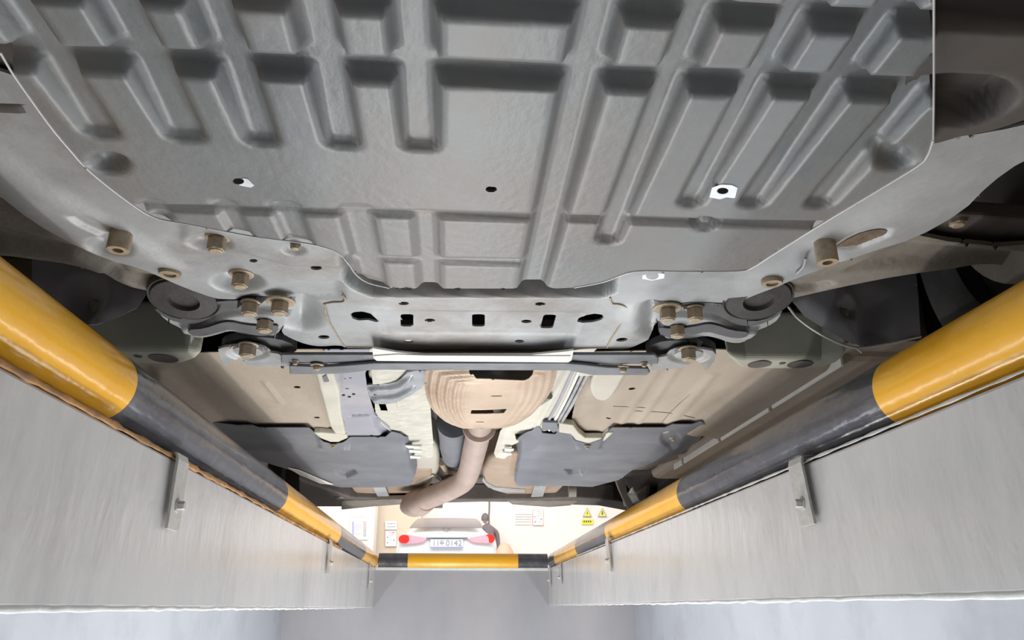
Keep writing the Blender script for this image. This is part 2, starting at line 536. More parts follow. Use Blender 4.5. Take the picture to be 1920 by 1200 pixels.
rail_r = striped_rail('guard_rail', 'yellow and black striped pipe along the right edge of the pit', RA, RB, .05, [y + .6 for y in rb], 0)
ea = Vector((-.419, YE + .02, .252)); eb = Vector((.555, YE + .02, .252))
x1 = PY(765, 1050, YE)[0]; x2 = PY(971, 1050, YE)[0]
rail_e = striped_rail('guard_rail', 'yellow and black striped pipe across the far end of the pit', ea, eb, .046, [x1 - ea.x, x2 - ea.x], 1)

def bracket(root, side, y, top, bot, wdt=.05, tilt=0.0, boltz=.35):
    """painted strap from under the pipe down the face of the wall"""
    x = XL if side < 0 else XR
    s = 1 if side < 0 else -1
    bm = bmesh.new()
    prof = [(x - s * .02, top + .012), (x + s * .006, top + .010), (x + s * .009, top), (x + s * .007, bot + .02), (x + s * .006, bot)]
    va = []
    for (px_, z_) in prof:
        dy = tilt * (top - z_)
        va.append([bm.verts.new((px_ + s * t_, y + dy + w_, z_)) for t_, w_ in ((0, -wdt / 2), (0, wdt / 2), (.004, wdt / 2), (.004, -wdt / 2))])
    for i in range(len(va) - 1):
        for q in range(4): bm.faces.new((va[i][q], va[i][(q + 1) % 4], va[i + 1][(q + 1) % 4], va[i + 1][q]))
    bm.faces.new(va[0]); bm.faces.new(va[-1])
    o = obj('bracket', bm, M['bracket'], root, smooth=False, bevel=.0015)
    o['label'] = 'grey painted wall bracket'
    zb = bot + (top - bot) * boltz
    yb = y + tilt * (top - zb)
    b = lathe('bolt', [(.0, .014), (.006, .014), (.007, .012), (.007, .004), (.011, .004), (.011, 0)][::-1], (x + s * .009, yb, zb), (s, 0, 0), M['bracket'], o, 6)
    sl = box('slot', (min(x + s * .009, x + s * .0115), yb - .0025, zb + .014), (max(x + s * .009, x + s * .0115), yb + .0025, zb + .045), M['grime'], o)
    return o
def ywall(px, py, x): return PX(px, py, x)[1]
for (px_, pt, pb) in ((332, 862, 995), (618, 1018, 1076), (694, 1064, 1103)):
    x = XL + .01
    y = PX(px_, (pt + pb) / 2, x)[1]
    k = math.hypot(1, 0)
    zt = PX(px_ + 3, pt, x)[2]; zb_ = PX(px_ - 3, pb, x)[2]
    bracket(rail_l, -1, y, min(zt, FL + .012), zb_, tilt=.05)
for (px_, pt, pb) in ((1500, 868, 988), (1140, 1012, 1073), (1050, 1060, 1095), (1030, 1065, 1100)):
    x = XR - .01
    y = PX(px_, (pt + pb) / 2, x)[1]
    zt = PX(px_, pt, x)[2]; zb_ = PX(px_, pb, x)[2]
    bracket(rail_r, 1, min(y, YE - .02), min(zt, FL + .012), zb_, tilt=-.12)

# ================================================================== THE CAR OVERHEAD
car = thing('car', 'car parked over the pit, seen from below with its whole underbody in view', 'car', (.02, 1.8, FL))
ZT, ZG = .380, .395
# ---- undertray
SK = -.02
def skewed(P):
    return [(x, y + SK * x) for x, y in P]
def gro(xa, xb, yr, y0, y1, dz=None, wd=.009, z=ZG):
    a = PZ(xa, yr, z)[0]; b = PZ(xb, yr, z)[0]
    ya = PZ((xa + xb) / 2, y0, z)[1]; yb = PZ((xa + xb) / 2, y1 - 8, ZT)[1]
    m = SK * (a + b) / 2
    ya -= m; yb -= m
    if dz is None:
        yk = PZ(830, 128, ZG)[1]
        dz = lambda A, B, yk=yk, ye=yb: .018 - .009 * np.clip((B - yk) / (ye - yk), 0, 1)
    c = .006
    P = [(a + c, ya), (b - c, ya), (b, ya + c), (b, yb - c), (b - c, yb), (a + c, yb), (a, yb - c), (a, ya + c)]
    return F(skewed(P), dz, wd, px=False, grp=1)
def band(y0, y1, x0=-200, x1=2000, dz=.018, wd=.010, z=ZG):
    a = PZ(x0, 130, z)[0]; b = PZ(x1, 130, z)[0]
    ya = PZ(830, y0, z)[1]; yb = PZ(830, y1, z)[1]
    return F(skewed([(a, ya), (b, ya), (b, yb), (a, yb)]), dz, wd, px=False, grp=1)
tray_out = [(-360, -560), (1745, -560), (1750, -100), (1751, 150), (1750, 262), (1740, 290), (1720, 311), (1640, 360), (1560, 408), (1500, 445),
            (1440, 483), (1413, 500), (1385, 508), (1280, 509), (1190, 509), (1133, 528), (1077, 539), (1040, 541), (1025, 537), (985, 537), (970, 541), (830, 541), (815, 537), (795, 537), (780, 541), (730, 540),
            (690, 530), (667, 514), (653, 494), (633, 474), (597, 461), (550, 453), (477, 444), (417, 433), (350, 420),
            (290, 408), (240, 378), (170, 323), (130, 280), (95, 238), (60, 190), (25, 140), (0, 98), (-60, 0), (-140, -140)]
grs = [gro(80, 150, 110, -700, 262), gro(250, 330, 115, -700, 270), gro(415, 485, 125, -700, 278), gro(585, 655, 130, -700, 285),
       gro(745, 820, 140, -700, 290), gro(1050, 1125, 150, -700, 560), gro(1220, 1280, 155, -700, 468), gro(1380, 1436, 155, -700, 400),
       gro(1520, 1580, 160, -700, 402), gro(1676, 1738, 160, -700, 404),
       band(88, 128), band(-42, -4), band(-240, -190), band(-480, -420),
       band(375, 387, 20, 1880, dz=.008, wd=.007),
       gro(267, 307, 352, 350, 420, .005, .007), gro(400, 440, 352, 350, 460, .005, .007), gro(510, 560, 360, 355, 480, .005, .007),
       gro(640, 698, 370, 362, 560, .006, .010), gro(775, 822, 385, 380, 560, .006, .010)]
a = PZ(655, 490, ZT); b = PZ(985, 490, ZT); c = PZ(830, 485, ZT); d = PZ(830, 496, ZT)
grs.append(F(skewed([(a[0], c[1]), (b[0], c[1]), (b[0], d[1]), (a[0], d[1])]), .006, .007, px=False, grp=1))
dim = [F(ell(205, 307, 30, 17), .014, .012), F(ell(1675, 298, 34, 19), .014, .012), F(ell(1322, 421, 24, 11), .010, .008), F(ell(1322, 421, 13, 6), -.007, .006)]
# shallow longitudinal swage in the left half
tray_holes = [ell(447, 340, 11, 6), ell(921, 355, 11, 6), ell(1355, 358, 11, 6), ell(1223, 517, 12, 7)]
tray = sheet('undertray', tray_out, 'z', ZT, M['tray'], car, feats=grs + dim, holes=tray_holes, res=.0042, thick=.0022)
tray['label'] = 'ribbed grey undertray'
for k, (pp, hh) in enumerate((([(436, 333), (452, 333), (465, 336), (477, 348), (470, 352), (455, 349), (440, 345)], tray_holes[0]),
                ([(912, 350), (930, 351), (934, 362), (922, 368), (908, 362)], tray_holes[1]),
                ([(1335, 352), (1352, 346), (1372, 347), (1383, 352), (1378, 372), (1362, 370), (1350, 374), (1330, 370)], tray_holes[2]),
                ([(1205, 516), (1222, 510), (1246, 514), (1245, 522), (1222, 526), (1204, 523)], tray_holes[3]))):
    if k == 1: continue
    o = sheet('worn_patch', pp, 'z', ZT - .0006, M['bare'], tray, holes=[hh], res=.002, thick=.0004)
    o['label'] = 'bare white patch round a hole'

def rim(pts, r=.0014, z=ZT):
    return tube('edge_lip', [PZ(p[0], p[1], z) for p in pts], r, M['traylip'], tray, seg=8, n=4)
rim([(1750, 262), (1740, 290), (1720, 311), (1640, 360), (1560, 408), (1500, 445), (1440, 483), (1413, 500), (1385, 508), (1280, 509), (1190, 509), (1133, 528), (1077, 539)], .0013)
rim([(0, 98), (25, 140), (60, 190), (95, 238), (130, 280), (170, 323), (240, 378), (290, 408), (350, 420), (417, 433), (477, 444), (550, 453), (597, 461), (633, 474), (653, 494), (667, 514), (690, 530), (730, 540)], .0010)
rim([(1752, -300), (1751, 0), (1751, 150), (1750, 262)], .0009)
# ---- side cover right with pockets
cov = sheet('side_cover', [(1700, -600), (2400, -600), (2300, 100), (2050, 190), (1930, 222), (1860, 245), (1800, 256), (1752, 270), (1700, 260)], 'z', .396, M['dusty'], car,
            feats=[F([(1700, -60), (1990, -60), (1990, 56), (1700, 46)], .03, .012), F([(1700, 148), (1850, 150), (1885, 160), (1902, 182), (1893, 200), (1860, 220), (1810, 232), (1700, 230)], .03, .012, sm=1),
                   F([(1700, -400), (2100, -400), (2100, -200), (1700, -200)], .03, .012)], res=.005)
cov['label'] = 'black side cover with a rounded pocket'
bolt(cov, 1838, 184, .425, .009, .012)
cl = sheet('side_cover', [(-600, -200), (-30, -200), (60, 160), (110, 255), (170, 330), (250, 400), (150, 340), (30, 225), (-80, 190), (-300, 150)], 'z', .412, M['dusty'], car,
           feats=[F([(-300, 172), (60, 178), (60, 205), (-300, 195)], -.008, .01)], res=.006)

# ---- subframe
ZS = .405
sub_out = [(-260, 160), (-60, 320), (0, 368), (60, 415), (120, 450), (200, 487), (267, 504), (317, 527), (350, 541), (400, 559), (420, 561), (483, 562), (542, 564),
           (552, 572), (548, 590), (532, 612), (527, 624), (548, 636), (575, 646), (600, 650), (635, 647), (650, 652), (692, 653), (740, 661), (790, 662), (800, 667), (985, 665), (995, 660), (1045, 662), (1075, 656),
           (1120, 653), (1160, 656), (1182, 653), (1222, 634), (1234, 616), (1230, 592), (1226, 575), (1284, 570), (1322, 572), (1376, 571), (1408, 556), (1454, 539),
           (1495, 521), (1560, 498), (1640, 470), (1716, 447), (1804, 398), (1855, 345), (1920, 299), (2060, 240), (1960, 225), (1860, 248), (1750, 262), (1650, 270), (1500, 380), (1300, 460), (1000, 500), (700, 490), (500, 400), (300, 330), (80, 120)]
slot = lambda cx, cy, w_, h_, sk=0: [(cx - w_ + sk, cy - h_), (cx - w_ * .6 + sk, cy - h_ * 1.15), (cx + w_ * .6 + sk, cy - h_ * 1.15), (cx + w_ + sk, cy - h_), (cx + w_ - sk, cy + h_), (cx + w_ * .6 - sk, cy + h_ * 1.15), (cx - w_ * .6 - sk, cy + h_ * 1.15), (cx - w_ - sk, cy + h_)]
sub_holes = [[(657, 589), (664, 585), (680, 584), (695, 588), (708, 600), (711, 603), (705, 604), (690, 600), (672, 601), (661, 597)],
             [(1082, 606), (1084, 600), (1098, 591), (1115, 588), (1129, 590), (1132, 595), (1127, 600), (1112, 604)],
             slot(763, 603, 12, 10), slot(897, 603, 12, 10), slot(1028, 605, 12, 11, 3),
             ell(757, 569, 10, 3.2), ell(1013, 570, 10, 3.2), ell(806, 603, 10, 3.2), ell(987, 605, 10, 3.2), ell(766, 640, 9, 3), ell(974, 640, 9, 3),
             ell(607, 632, 11, 3.5), ell(1166, 637, 11, 3.5, rot=-.1), ell(475, 489, 8, 3.5), ell(593, 502, 11, 4.5)]
sub_f = [F([(655, 430), (1160, 430), (1148, 548), (1130, 556), (700, 555), (675, 545), (650, 530)], .045, .010),
         F([(705, 583), (1095, 586), (1080, 628), (720, 626)], .002, .004),
         F(ell(205, 458, 36, 18), .016, .02), F(ell(392, 452, 34, 15), .012, .02), F(ell(553, 464, 18, 8), .006, .008), F(ell(447, 530, 40, 16), .018, .022),
         F(ell(1540, 486, 34, 16), .004, .02), F([(345, 452), (450, 468), (540, 495), (640, 498), (640, 450), (450, 400), (345, 410)], -.004, .012),
         F(ell(565, 590, 26, 24), .024, .045), F(ell(1198, 595, 24, 22), -.010, .04), F(ell(1222, 600, 22, 30), .022, .04),
         F([(128, 398), (160, 400), (220, 428), (228, 436), (200, 438), (150, 415)], .005, .006), F([(1560, 466), (1600, 440), (1640, 428), (1672, 430), (1664, 445), (1610, 466), (1570, 470)], .005, .006),
         F([(640, 530), (560, 530), (450, 560), (450, 570), (640, 560)], .006, .02),
         F([(1320, 480), (1400, 470), (1500, 420), (1600, 350), (1700, 300), (1760, 330), (1600, 430), (1480, 500), (1380, 545), (1240, 550), (1240, 535), (1350, 525)], .005, .05),
         F([(-60, 250), (140, 380), (300, 470), (330, 500), (240, 480), (60, 390), (-80, 300)], -.006, .04)]
sub = sheet('subframe', sub_out, 'z', ZS, M['sub'], car, feats=sub_f, holes=sub_holes, res=.0035, thick=.003, sm=1)
sub['label'] = 'silver grey front subframe plate with holes'
# turned-down rim of the subframe between the wings
def seam(pts, z, r=.0013, parent=sub, mat='rust', nm='weld_seam'):
    return tube(nm, [PZ(p[0], p[1], z) for p in pts], r, M[mat], parent, seg=8, n=6)
seam([(607, 570), (625, 567), (643, 566), (647, 560), (642, 553)], ZS - .001)
seam([(609, 571), (611, 585), (618, 605), (628, 622), (636, 636), (646, 650)], ZS - .001)
seam([(1144, 558), (1148, 569), (1162, 571), (1178, 577)], ZS - .001)
seam([(1178, 577), (1170, 597), (1158, 618), (1146, 636), (1138, 652)], ZS - .001)
seam([(650, 651), (692, 652), (740, 659), (790, 660), (990, 660), (1040, 658), (1075, 654), (1140, 652)], ZS - .001, .0011)
seam([(1494, 512), (1506, 500), (1511, 484)], ZS - .002, .0018, mat='sub')
# rusty slots
for pp in ([(128, 398), (160, 400), (220, 428), (228, 436), (200, 438), (150, 415)], [(1562, 466), (1600, 442), (1640, 430), (1668, 432), (1660, 444), (1610, 464), (1570, 468)]):
    o = sheet('drain_slot', pp, 'z', ZS + .0038, M['rustdark'], sub, res=.003, thick=.001, sm=1)
# sleeves and bolts
for (px_, py_, r_) in ((221, 470, .0125), (1552, 493, .0125)):
    q = PZ(px_, py_, .382)
    o = lathe('sleeve', [(.006, .012), (.006, .0), (r_ * .95, 0), (r_, .002), (r_, .03)], tuple(q), (0, 0, 1), M['bolt'], sub, 28)
    o['label'] = 'rusty steel sleeve'
bolt(sub, 404, 473, .385, .0105, .018); bolt(sub, 553, 468, .393, .0065, .010); bolt(sub, 449, 540, .385, .0105, .018, 1.5)
for (px_, py_) in ((318, 516), (1448, 533)):
    q = PZ(px_, py_, .400)
    lathe('weld_nut', [(.008, .003), (.008, .0), (.013, 0), (.014, .002), (.014, .008)], tuple(q), (0, 0, 1), M['bolt'], sub, 24)

# ---- rear bushing brackets
def bush_bracket(side):
    if side < 0:
        out = [(290, 578), (312, 602), (344, 618), (358, 631), (379, 634), (408, 627), (432, 619), (459, 627), (486, 632), (512, 631), (526, 620), (538, 596), (556, 568), (545, 556), (400, 556), (398, 566), (380, 583), (345, 594), (318, 588), (300, 570)]
        lower = [(340, 603), (372, 606), (395, 596), (415, 584), (445, 577), (550, 575), (540, 600), (500, 612), (475, 612), (440, 602), (400, 610), (370, 617), (342, 614)]
        bolts = ((467, 592, 1.0), (523, 590, 1.5), (495, 623, 1.0)); c = (344, 566)
    else:
        out = [(1467, 575), (1461, 598), (1440, 612), (1418, 620), (1408, 632), (1392, 643), (1370, 643), (1345, 634), (1322, 629), (1300, 634), (1272, 637), (1250, 636), (1240, 622), (1232, 600), (1226, 570), (1240, 562), (1372, 564), (1385, 585), (1410, 600), (1435, 603), (1455, 590)]
        lower = [(1425, 612), (1400, 612), (1370, 602), (1345, 588), (1310, 582), (1235, 580), (1240, 605), (1280, 616), (1310, 616), (1335, 612), (1365, 622), (1400, 628)]
        bolts = ((1253, 602, 1.5), (1304, 602, 1.0), (1271, 633, 1.0)); c = (1423, 566)
    b = sheet('bushing_bracket', out, 'z', .412, M['sub'], car, feats=[F(lower, -.012, .008, sm=1)], res=.003, thick=.014, sm=1)
    b['label'] = 'grey steel bracket holding the arm bushing'
    rim = None
    mir = (lambda P: P) if side < 0 else (lambda P: [(1757 - x_, y_ + 4) for x_, y_ in P])
    sheet('bracket_wall', mir([(289, 575), (312, 592), (345, 600), (375, 590), (396, 571), (410, 564), (482, 563), (482, 573), (445, 578), (415, 585), (390, 598), (370, 607), (344, 607), (318, 600), (292, 584)]), 'z', .404, M['shade'], b, res=.003, thick=.012, sm=1)  # upper side wall, its shade put into the dark colour
    sheet('bracket_wall', mir([(350, 619), (385, 616), (412, 606), (430, 603), (460, 610), (500, 613), (522, 609), (521, 622), (505, 629), (486, 630), (459, 625), (432, 617), (408, 624), (379, 631), (358, 629)]), 'z', .3965, M['shade'], b, res=.003, thick=.002, sm=1)  # lower side wall, shaded by colour in the same way
    q = PZ(c[0], c[1], .402)
    lathe('bushing', [(.0, .006), (.020, .006), (.022, .0), (.044, .002), (.046, .006), (.0475, .004), (.049, .004), (.050, .010), (.050, .045), (.0, .045)], tuple(q), (0, .27, 1), M['rubber'], b, 40)['label'] = 'dark round rubber bushing'
    for (x_, y_, f_) in bolts: bolt(b, x_, y_, .382, .0118, .018, 1.15 * f_)
    return b
bush_bracket(-1); bush_bracket(1)

# ---- control arms
armL = sheet('control_arm', [(-500, 200), (-500, 480), (-200, 470), (0, 478), (70, 487), (140, 497), (200, 517), (240, 537), (277, 545), (320, 552), (350, 566), (372, 560), (385, 545), (350, 525), (250, 480), (120, 420), (0, 340), (-200, 180)], 'z', .418, M['arm'], car,
             feats=[F([(-400, 300), (0, 430), (150, 470), (230, 500), (225, 520), (140, 485), (0, 465), (-400, 440)], .014, .03), F([(195, 515), (230, 507), (300, 520), (320, 540), (260, 535)], .010, .012)], res=.005, thick=.006, sm=1)
armL['label'] = 'dusty brown left control arm'
armR = sheet('control_arm', [(1410, 545), (1400, 560), (1420, 572), (1445, 566), (1473, 562), (1547, 545), (1613, 531), (1680, 518), (1780, 504), (1849, 496), (1920, 501), (2200, 520), (2400, 400), (1920, 467), (1730, 448), (1700, 420), (1640, 440), (1500, 500)], 'z', .418, M['arm'], car,
             feats=[F([(1600, 505), (1700, 460), (1920, 480), (2200, 480), (2200, 500), (1920, 490), (1700, 500)], .012, .03), F([(1470, 548), (1500, 535), (1550, 528), (1562, 534), (1530, 545)], .010, .012)], res=.005, thick=.006, sm=1)
armR['label'] = 'dusty brown right control arm'
for b_ in ((1640, 480), ):
    pass
# steering link and ball joint, right
lk = tube('tie_rod', [PZ(1690, 425, .46), PZ(1800, 432, .46), PZ(2000, 440, .46)], .022, M['grime'], car, seg=16)
prism('arm_web', [(1700, 440), (1740, 412), (1780, 400), (1930, 410), (2100, 420), (2100, 470), (1920, 462)], .432, .02, M['grime'], car, bevel=.004)
q = PZ(1795, 418, .43)
bolt(armR, 1797, 424, .425, .010, .016)
cv = lathe('drive_joint', [(.0, 0), (.02, 0), (.025, .01), (.035, .012), (.03, .025), (.04, .03), (.034, .045), (.045, .05), (.04, .065), (.05, .07), (.05, .12), (.02, .13), (.02, .25)],
           tuple(PZ(1862, 392, .50)), (1, .1, .02), M['darkmetal'], car, 28)
cv['label'] = 'black rubber drive joint boot'

# ---- wheels
def wheel(x, y, s, z=.525, r=.31):
    wd_ = .205
    t = lathe('wheel', [(.0, .05), (.17, .05), (.20, .03), (.205, .0), (.215, -.004), (.25, -.006), (.285, .002), (.303, .02), (r, .045), (r, wd_ - .045), (.303, wd_ - .02), (.28, wd_), (.21, wd_), (.19, wd_ - .02), (.0, wd_ - .03)],
              (x, y, z), (s, 0, 0), M['darkmetal'], car, 64)
    return t
for (x, y, s) in ((.735, .80, 1), (-.72, .80, -1), (.80, 3.22, 1), (-.76, 3.22, -1)):
    wh = wheel(x, y, s); wh['label'] = 'black tyre'
    lathe('brake_disc', [(.0, 0), (.15, 0), (.15, .012), (.0, .012)], (x - s * .03, y, .525), (s, 0, 0), M['arm'], wh, 48)
# wheel liners behind the front wheels
ln = sheet('wheel_liner', [(1470, 545), (1478, 575), (1500, 600), (1545, 630), (1590, 650), (1610, 651), (1660, 645), (1726, 631), (1722, 560), (1715, 480), (1600, 480), (1480, 500)], 'y', 1.22, M['liner'], car,
           feats=[F([(1470, 480), (1560, 480), (1600, 560), (1600, 651), (1540, 640), (1470, 580)], -.03, .07), F([(1560, 585), (1575, 572), (1600, 580), (1590, 600), (1570, 600)], .02, .02),
                  F([(1600, 540), (1660, 560), (1660, 630), (1610, 640)], .02, .05)], res=.005, thick=.003)
ln['label'] = 'dusty dark grey wheel arch liner, right'
seamw = tube('liner_edge', [PY(1478, 575, 1.20), PY(1500, 600, 1.2), PY(1545, 630, 1.2), PY(1600, 651, 1.2), PY(1660, 645, 1.21), PY(1726, 631, 1.22)], .0022, M['white'], ln, seg=8)
tube('zip_tie', [PY(1600, 650, 1.2), PY(1610, 656, 1.2), PY(1616, 662, 1.2)], .0015, M['white'], ln, seg=6)
ln2 = sheet('wheel_liner', [(60, 470), (120, 480), (200, 500), (285, 530), (278, 560), (262, 585), (230, 600), (185, 613), (120, 600), (60, 560)], 'y', 1.24, M['liner'], car,
            feats=[F(ell(160, 560, 30, 28), .03, .05), F([(200, 500), (290, 520), (270, 600), (180, 615)], -.02, .05)], res=.006, thick=.003)
ln2['label'] = 'dusty dark grey wheel arch liner, left'

# ---- lower brackets with big washers
def washer_bracket(side):
    if side < 0:
        plate = [(409, 655), (411, 666), (420, 684), (425, 687), (430, 684), (432, 676), (450, 674), (466, 684), (478, 687), (541, 687), (540, 678), (523, 664), (505, 661), (495, 652), (470, 648), (440, 649), (420, 651)]
        arch = [(411, 650), (425, 640), (455, 633), (500, 632), (540, 640), (560, 655), (545, 664), (525, 662), (500, 655), (470, 648), (440, 649)]
        c = (465, 659); hexc = (463, 670)
    else:
        plate = [(1343, 665), (1340, 674), (1328, 693), (1321, 694), (1316, 685), (1310, 680), (1296, 682), (1275, 690), (1222, 695), (1220, 686), (1234, 670), (1254, 667), (1266, 657), (1292, 654), (1320, 655), (1336, 658)]
        arch = [(1344, 663), (1340, 652), (1310, 641), (1262, 638), (1230, 642), (1205, 660), (1232, 668), (1254, 664), (1270, 655), (1320, 654)]
        c = (1291, 665); hexc = (1292, 677)
    b = sheet('brace_bracket', plate, 'z', .396, M['sub'], car, feats=[F(ell(c[0], c[1] + 4, 36, 13), .006, .01)], res=.003, thick=.004, sm=0)
    b['label'] = 'silver bracket at the end of the crossbars'
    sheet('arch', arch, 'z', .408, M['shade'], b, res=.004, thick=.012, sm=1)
    q = PZ(c[0], c[1], .394)
    lathe('washer', [(.010, -.002), (.023, -.0), (.024, .004), (.012, .006)], tuple(q), (0, 0, 1), M['sub'], b, 36)
    bolt(b, hexc[0], hexc[1], .376, .013, .019, 1.2)
washer_bracket(-1); washer_bracket(1)
# crossbars
def bar(nm, poly, z, h, lab):
    o = prism(nm, poly, z, h, M['strap'], car, bevel=.002); o['label'] = lab; return o
b1 = bar('crossbar', [(527, 666), (1228, 666), (1234, 672), (1234, 683), (527, 682)], .392, .006, 'upper dark grey crossbar')
b2 = bar('crossbar', [(542, 687), (600, 689), (640, 687), (700, 682), (1060, 682), (1095, 685), (1140, 690), (1215, 692), (1219, 699), (1213, 704), (1110, 704), (1065, 695), (700, 694), (650, 700), (610, 702), (543, 702)], .385, .006, 'lower dark grey crossbar with bent ends')
bolt(b2, 594, 694, .380, .007, .007, 1.7); bolt(b2, 553, 684, .384, .005, .005, 1.2); bolt(b2, 1168, 698, .380, .007, .007, 1.7); bolt(b2, 1208, 688, .384, .005, .005, 1.2)
fl = prism('heat_shield_flange', [(697, 653), (700, 672), (706, 677), (1066, 680), (1072, 676), (1076, 657), (1064, 659), (995, 666), (796, 666), (745, 661)], .386, .004, M['white'], car, bevel=.001)
fl['label'] = 'whitish folded flange behind the subframe'
prism('flange_rib', [(700, 668), (745, 665), (800, 667), (990, 668), (1070, 668), (1068, 673), (704, 672)], .384, .002, M['white'], fl, bevel=.001)

# ---- floor pans
ZP = .446
pan = sheet('floor_pan', [(-200, 700), (100, 690), (280, 664), (420, 660), (560, 655), (640, 655), (640, 690), (648, 750), (664, 830), (636, 834), (604, 830), (586, 812), (482, 811), (430, 808), (250, 780), (0, 760)], 'z', ZP, M['pan'], car,
            feats=[F([(590, 690), (604, 690), (648, 830), (625, 830)], .004, .01), F([(493, 715), (500, 715), (530, 757), (526, 757)], -.006, .008), F([(300, 690), (420, 800), (400, 830), (200, 800)], -.02, .06)],
            holes=[ell(557, 726, 7, 2.2), ell(564, 738, 3, 1.2), ell(594, 783, 6, 1.6), ell(543, 706, 4, 1)], res=.006)
pan['label'] = 'dusty brown floor pan, left'
panR = sheet('floor_pan', [(1095, 660), (1340, 655), (1500, 662), (1600, 640), (1800, 640), (1720, 660), (1560, 740), (1400, 815), (1330, 806), (1318, 802), (1248, 810), (1152, 809), (1130, 822), (1100, 830), (1078, 820), (1070, 800), (1085, 720)], 'z', ZP, M['pan'], car,
             feats=[F([(1105, 690), (1160, 690), (1120, 840), (1060, 840)], .006, .03), F([(1230, 690), (1240, 690), (1140, 840), (1128, 840)], -.003, .014), F([(1265, 690), (1275, 690), (1170, 840), (1158, 840)], -.003, .014),
                    F([(1330, 700), (1345, 700), (1235, 830), (1215, 830)], -.004, .02), F([(1470, 680), (1600, 660), (1340, 830), (1250, 830)], -.022, .05)],
             holes=[ell(1185, 729, 7, 2.2, rot=-.1), ell(1175, 741, 3, 1.2), ell(1141, 785, 5, 1.5), ell(1436, 752, 5, 2)], res=.006)
panR['label'] = 'dusty brown floor pan, right'
# seams stamped in the pan
for k, pp in enumerate(([(1190, 770), (1260, 775), (1330, 790)], [(1150, 762), (1185, 763), (1220, 765)], [(1310, 725), (1260, 770), (1225, 812)])):
    seam(pp, ZP - .0005, .001, panR, 'arm', 'stamped_seam')
# frame rails
fr = prism('frame_rail', [(588, 690), (622, 690), (637, 735), (640, 775), (650, 822), (636, 826), (618, 800)], .432, .014, M['cream'], car, bevel=.006, seg=3)
fr['label'] = 'cream frame rail on the left'
fr2 = prism('frame_rail', [(1120, 690), (1180, 690), (1155, 735), (1140, 752), (1120, 752), (1108, 740), (1105, 720)], .436, .012, M['cream'], car, bevel=.006, seg=3, sm=1)
fr2['label'] = 'cream stub of the right frame rail'
cr = prism('crossmember_end', [(588, 812), (600, 822), (618, 829), (636, 829), (652, 822), (650, 816), (600, 812)], .430, .016, M['cream'], car, bevel=.004)
cr2 = prism('crossmember_end', [(1048, 794), (1075, 798), (1085, 812), (1098, 822), (1130, 822), (1140, 812), (1150, 812), (1135, 826), (1118, 832), (1098, 832), (1080, 827), (1070, 814), (1048, 811)], .430, .016, M['cream'], car, bevel=.003)
# grey splash panel left
pl = sheet('splash_panel', [(608, 655), (694, 655), (685, 700), (690, 735), (700, 768), (704, 780), (730, 800), (735, 815), (722, 828), (652, 828), (645, 790), (640, 770), (625, 725)], 'z', .438, M['lilac'], car,
           feats=[F([(640, 690), (690, 690), (690, 735), (640, 735)], -.002, .006), F([(655, 778), (705, 776), (704, 780), (655, 782)], .01, .005), F([(700, 780), (735, 815), (722, 826), (705, 800)], .012, .015)],
           holes=[slot(644, 741, 3, 1.5), slot(655, 744, 3, 1.5), slot(663, 739, 3, 1.5), slot(651, 727, 3.5, .8), slot(648, 708, 3, .7), slot(657, 707, 3, .7), slot(697, 817, 3, 1.2), slot(705, 820, 3, 1.2), slot(712, 818, 3, 1.2), slot(640, 654, 4, 2)], res=.004)
pl['label'] = 'lilac grey splash panel'
prism('clip', [(604, 707), (612, 703), (617, 716), (607, 717)], .43, .01, M['strap'], pl, bevel=.001)

# ---- mounts (ends of the front longitudinal members)
def mount(poly, hts, lab, holes):
    o = prism('body_mount', poly, .405, .085, M['green'], car, bevel=.010, seg=4, top=1.12, shift=(0, -.015))
    o['label'] = lab
    for (cx, cy, rx, ry) in holes:
        q = PZ(cx, cy, .4045)
        r = rx / 1450 * np.linalg.norm(q)
        lathe('locating_hole', [(r, -.0003), (r * 1.08, -.0008), (r * 1.08, .0), (r, .001), (r * .97, .02), (0, .02)], tuple(q), (0, 0, 1), M['grime'], o, 28)
mount([(170, 655), (352, 660), (378, 664), (368, 674), (345, 682), (300, 684), (170, 680)], .1, 'pale green grey body mount, left', [(307, 672, 22, 6), (259, 668, 6, 2)])
mount([(1362, 668), (1400, 674), (1540, 674), (1588, 666), (1572, 680), (1545, 690), (1500, 693), (1420, 693), (1385, 690)], .1, 'pale green grey body mount, right', [(1424, 683, 19, 5), (1500, 683, 20, 5), (1467, 681, 5, 1.5)])

# ---- tunnel
tnL = sheet('tunnel_shield', [(690, 640), (850, 640), (812, 700), (805, 740), (808, 790), (812, 835), (812, 862), (803, 866), (790, 858), (768, 862), (760, 830), (735, 812), (715, 795), (704, 772), (700, 730)], 'z', .440, M['foil'], car,
            fn=lambda A, B, s: .012 * np.clip((A + .16) / .1, 0, 1), res=.005)
tnL['label'] = 'pale crinkled heat foil, left of the tunnel'
tnR = sheet('tunnel_shield', [(1000, 640), (1130, 640), (1080, 700), (1052, 770), (1040, 800), (1028, 806), (1010, 812), (960, 835), (958, 850), (945, 861), (930, 858), (926, 850), (938, 808), (962, 780), (1000, 740)], 'z', .440, M['cream'], car, res=.005,
            feats=[F([(1060, 690), (1072, 690), (1010, 800), (1000, 800)], -.006, .01)])
tnR['label'] = 'pale heat shield, right of the tunnel'
top_ = sheet('tunnel', [(690, 600), (1130, 600), (1060, 800), (1000, 925), (790, 925), (770, 800)], 'z', .53, M['grime'], car, res=.02)
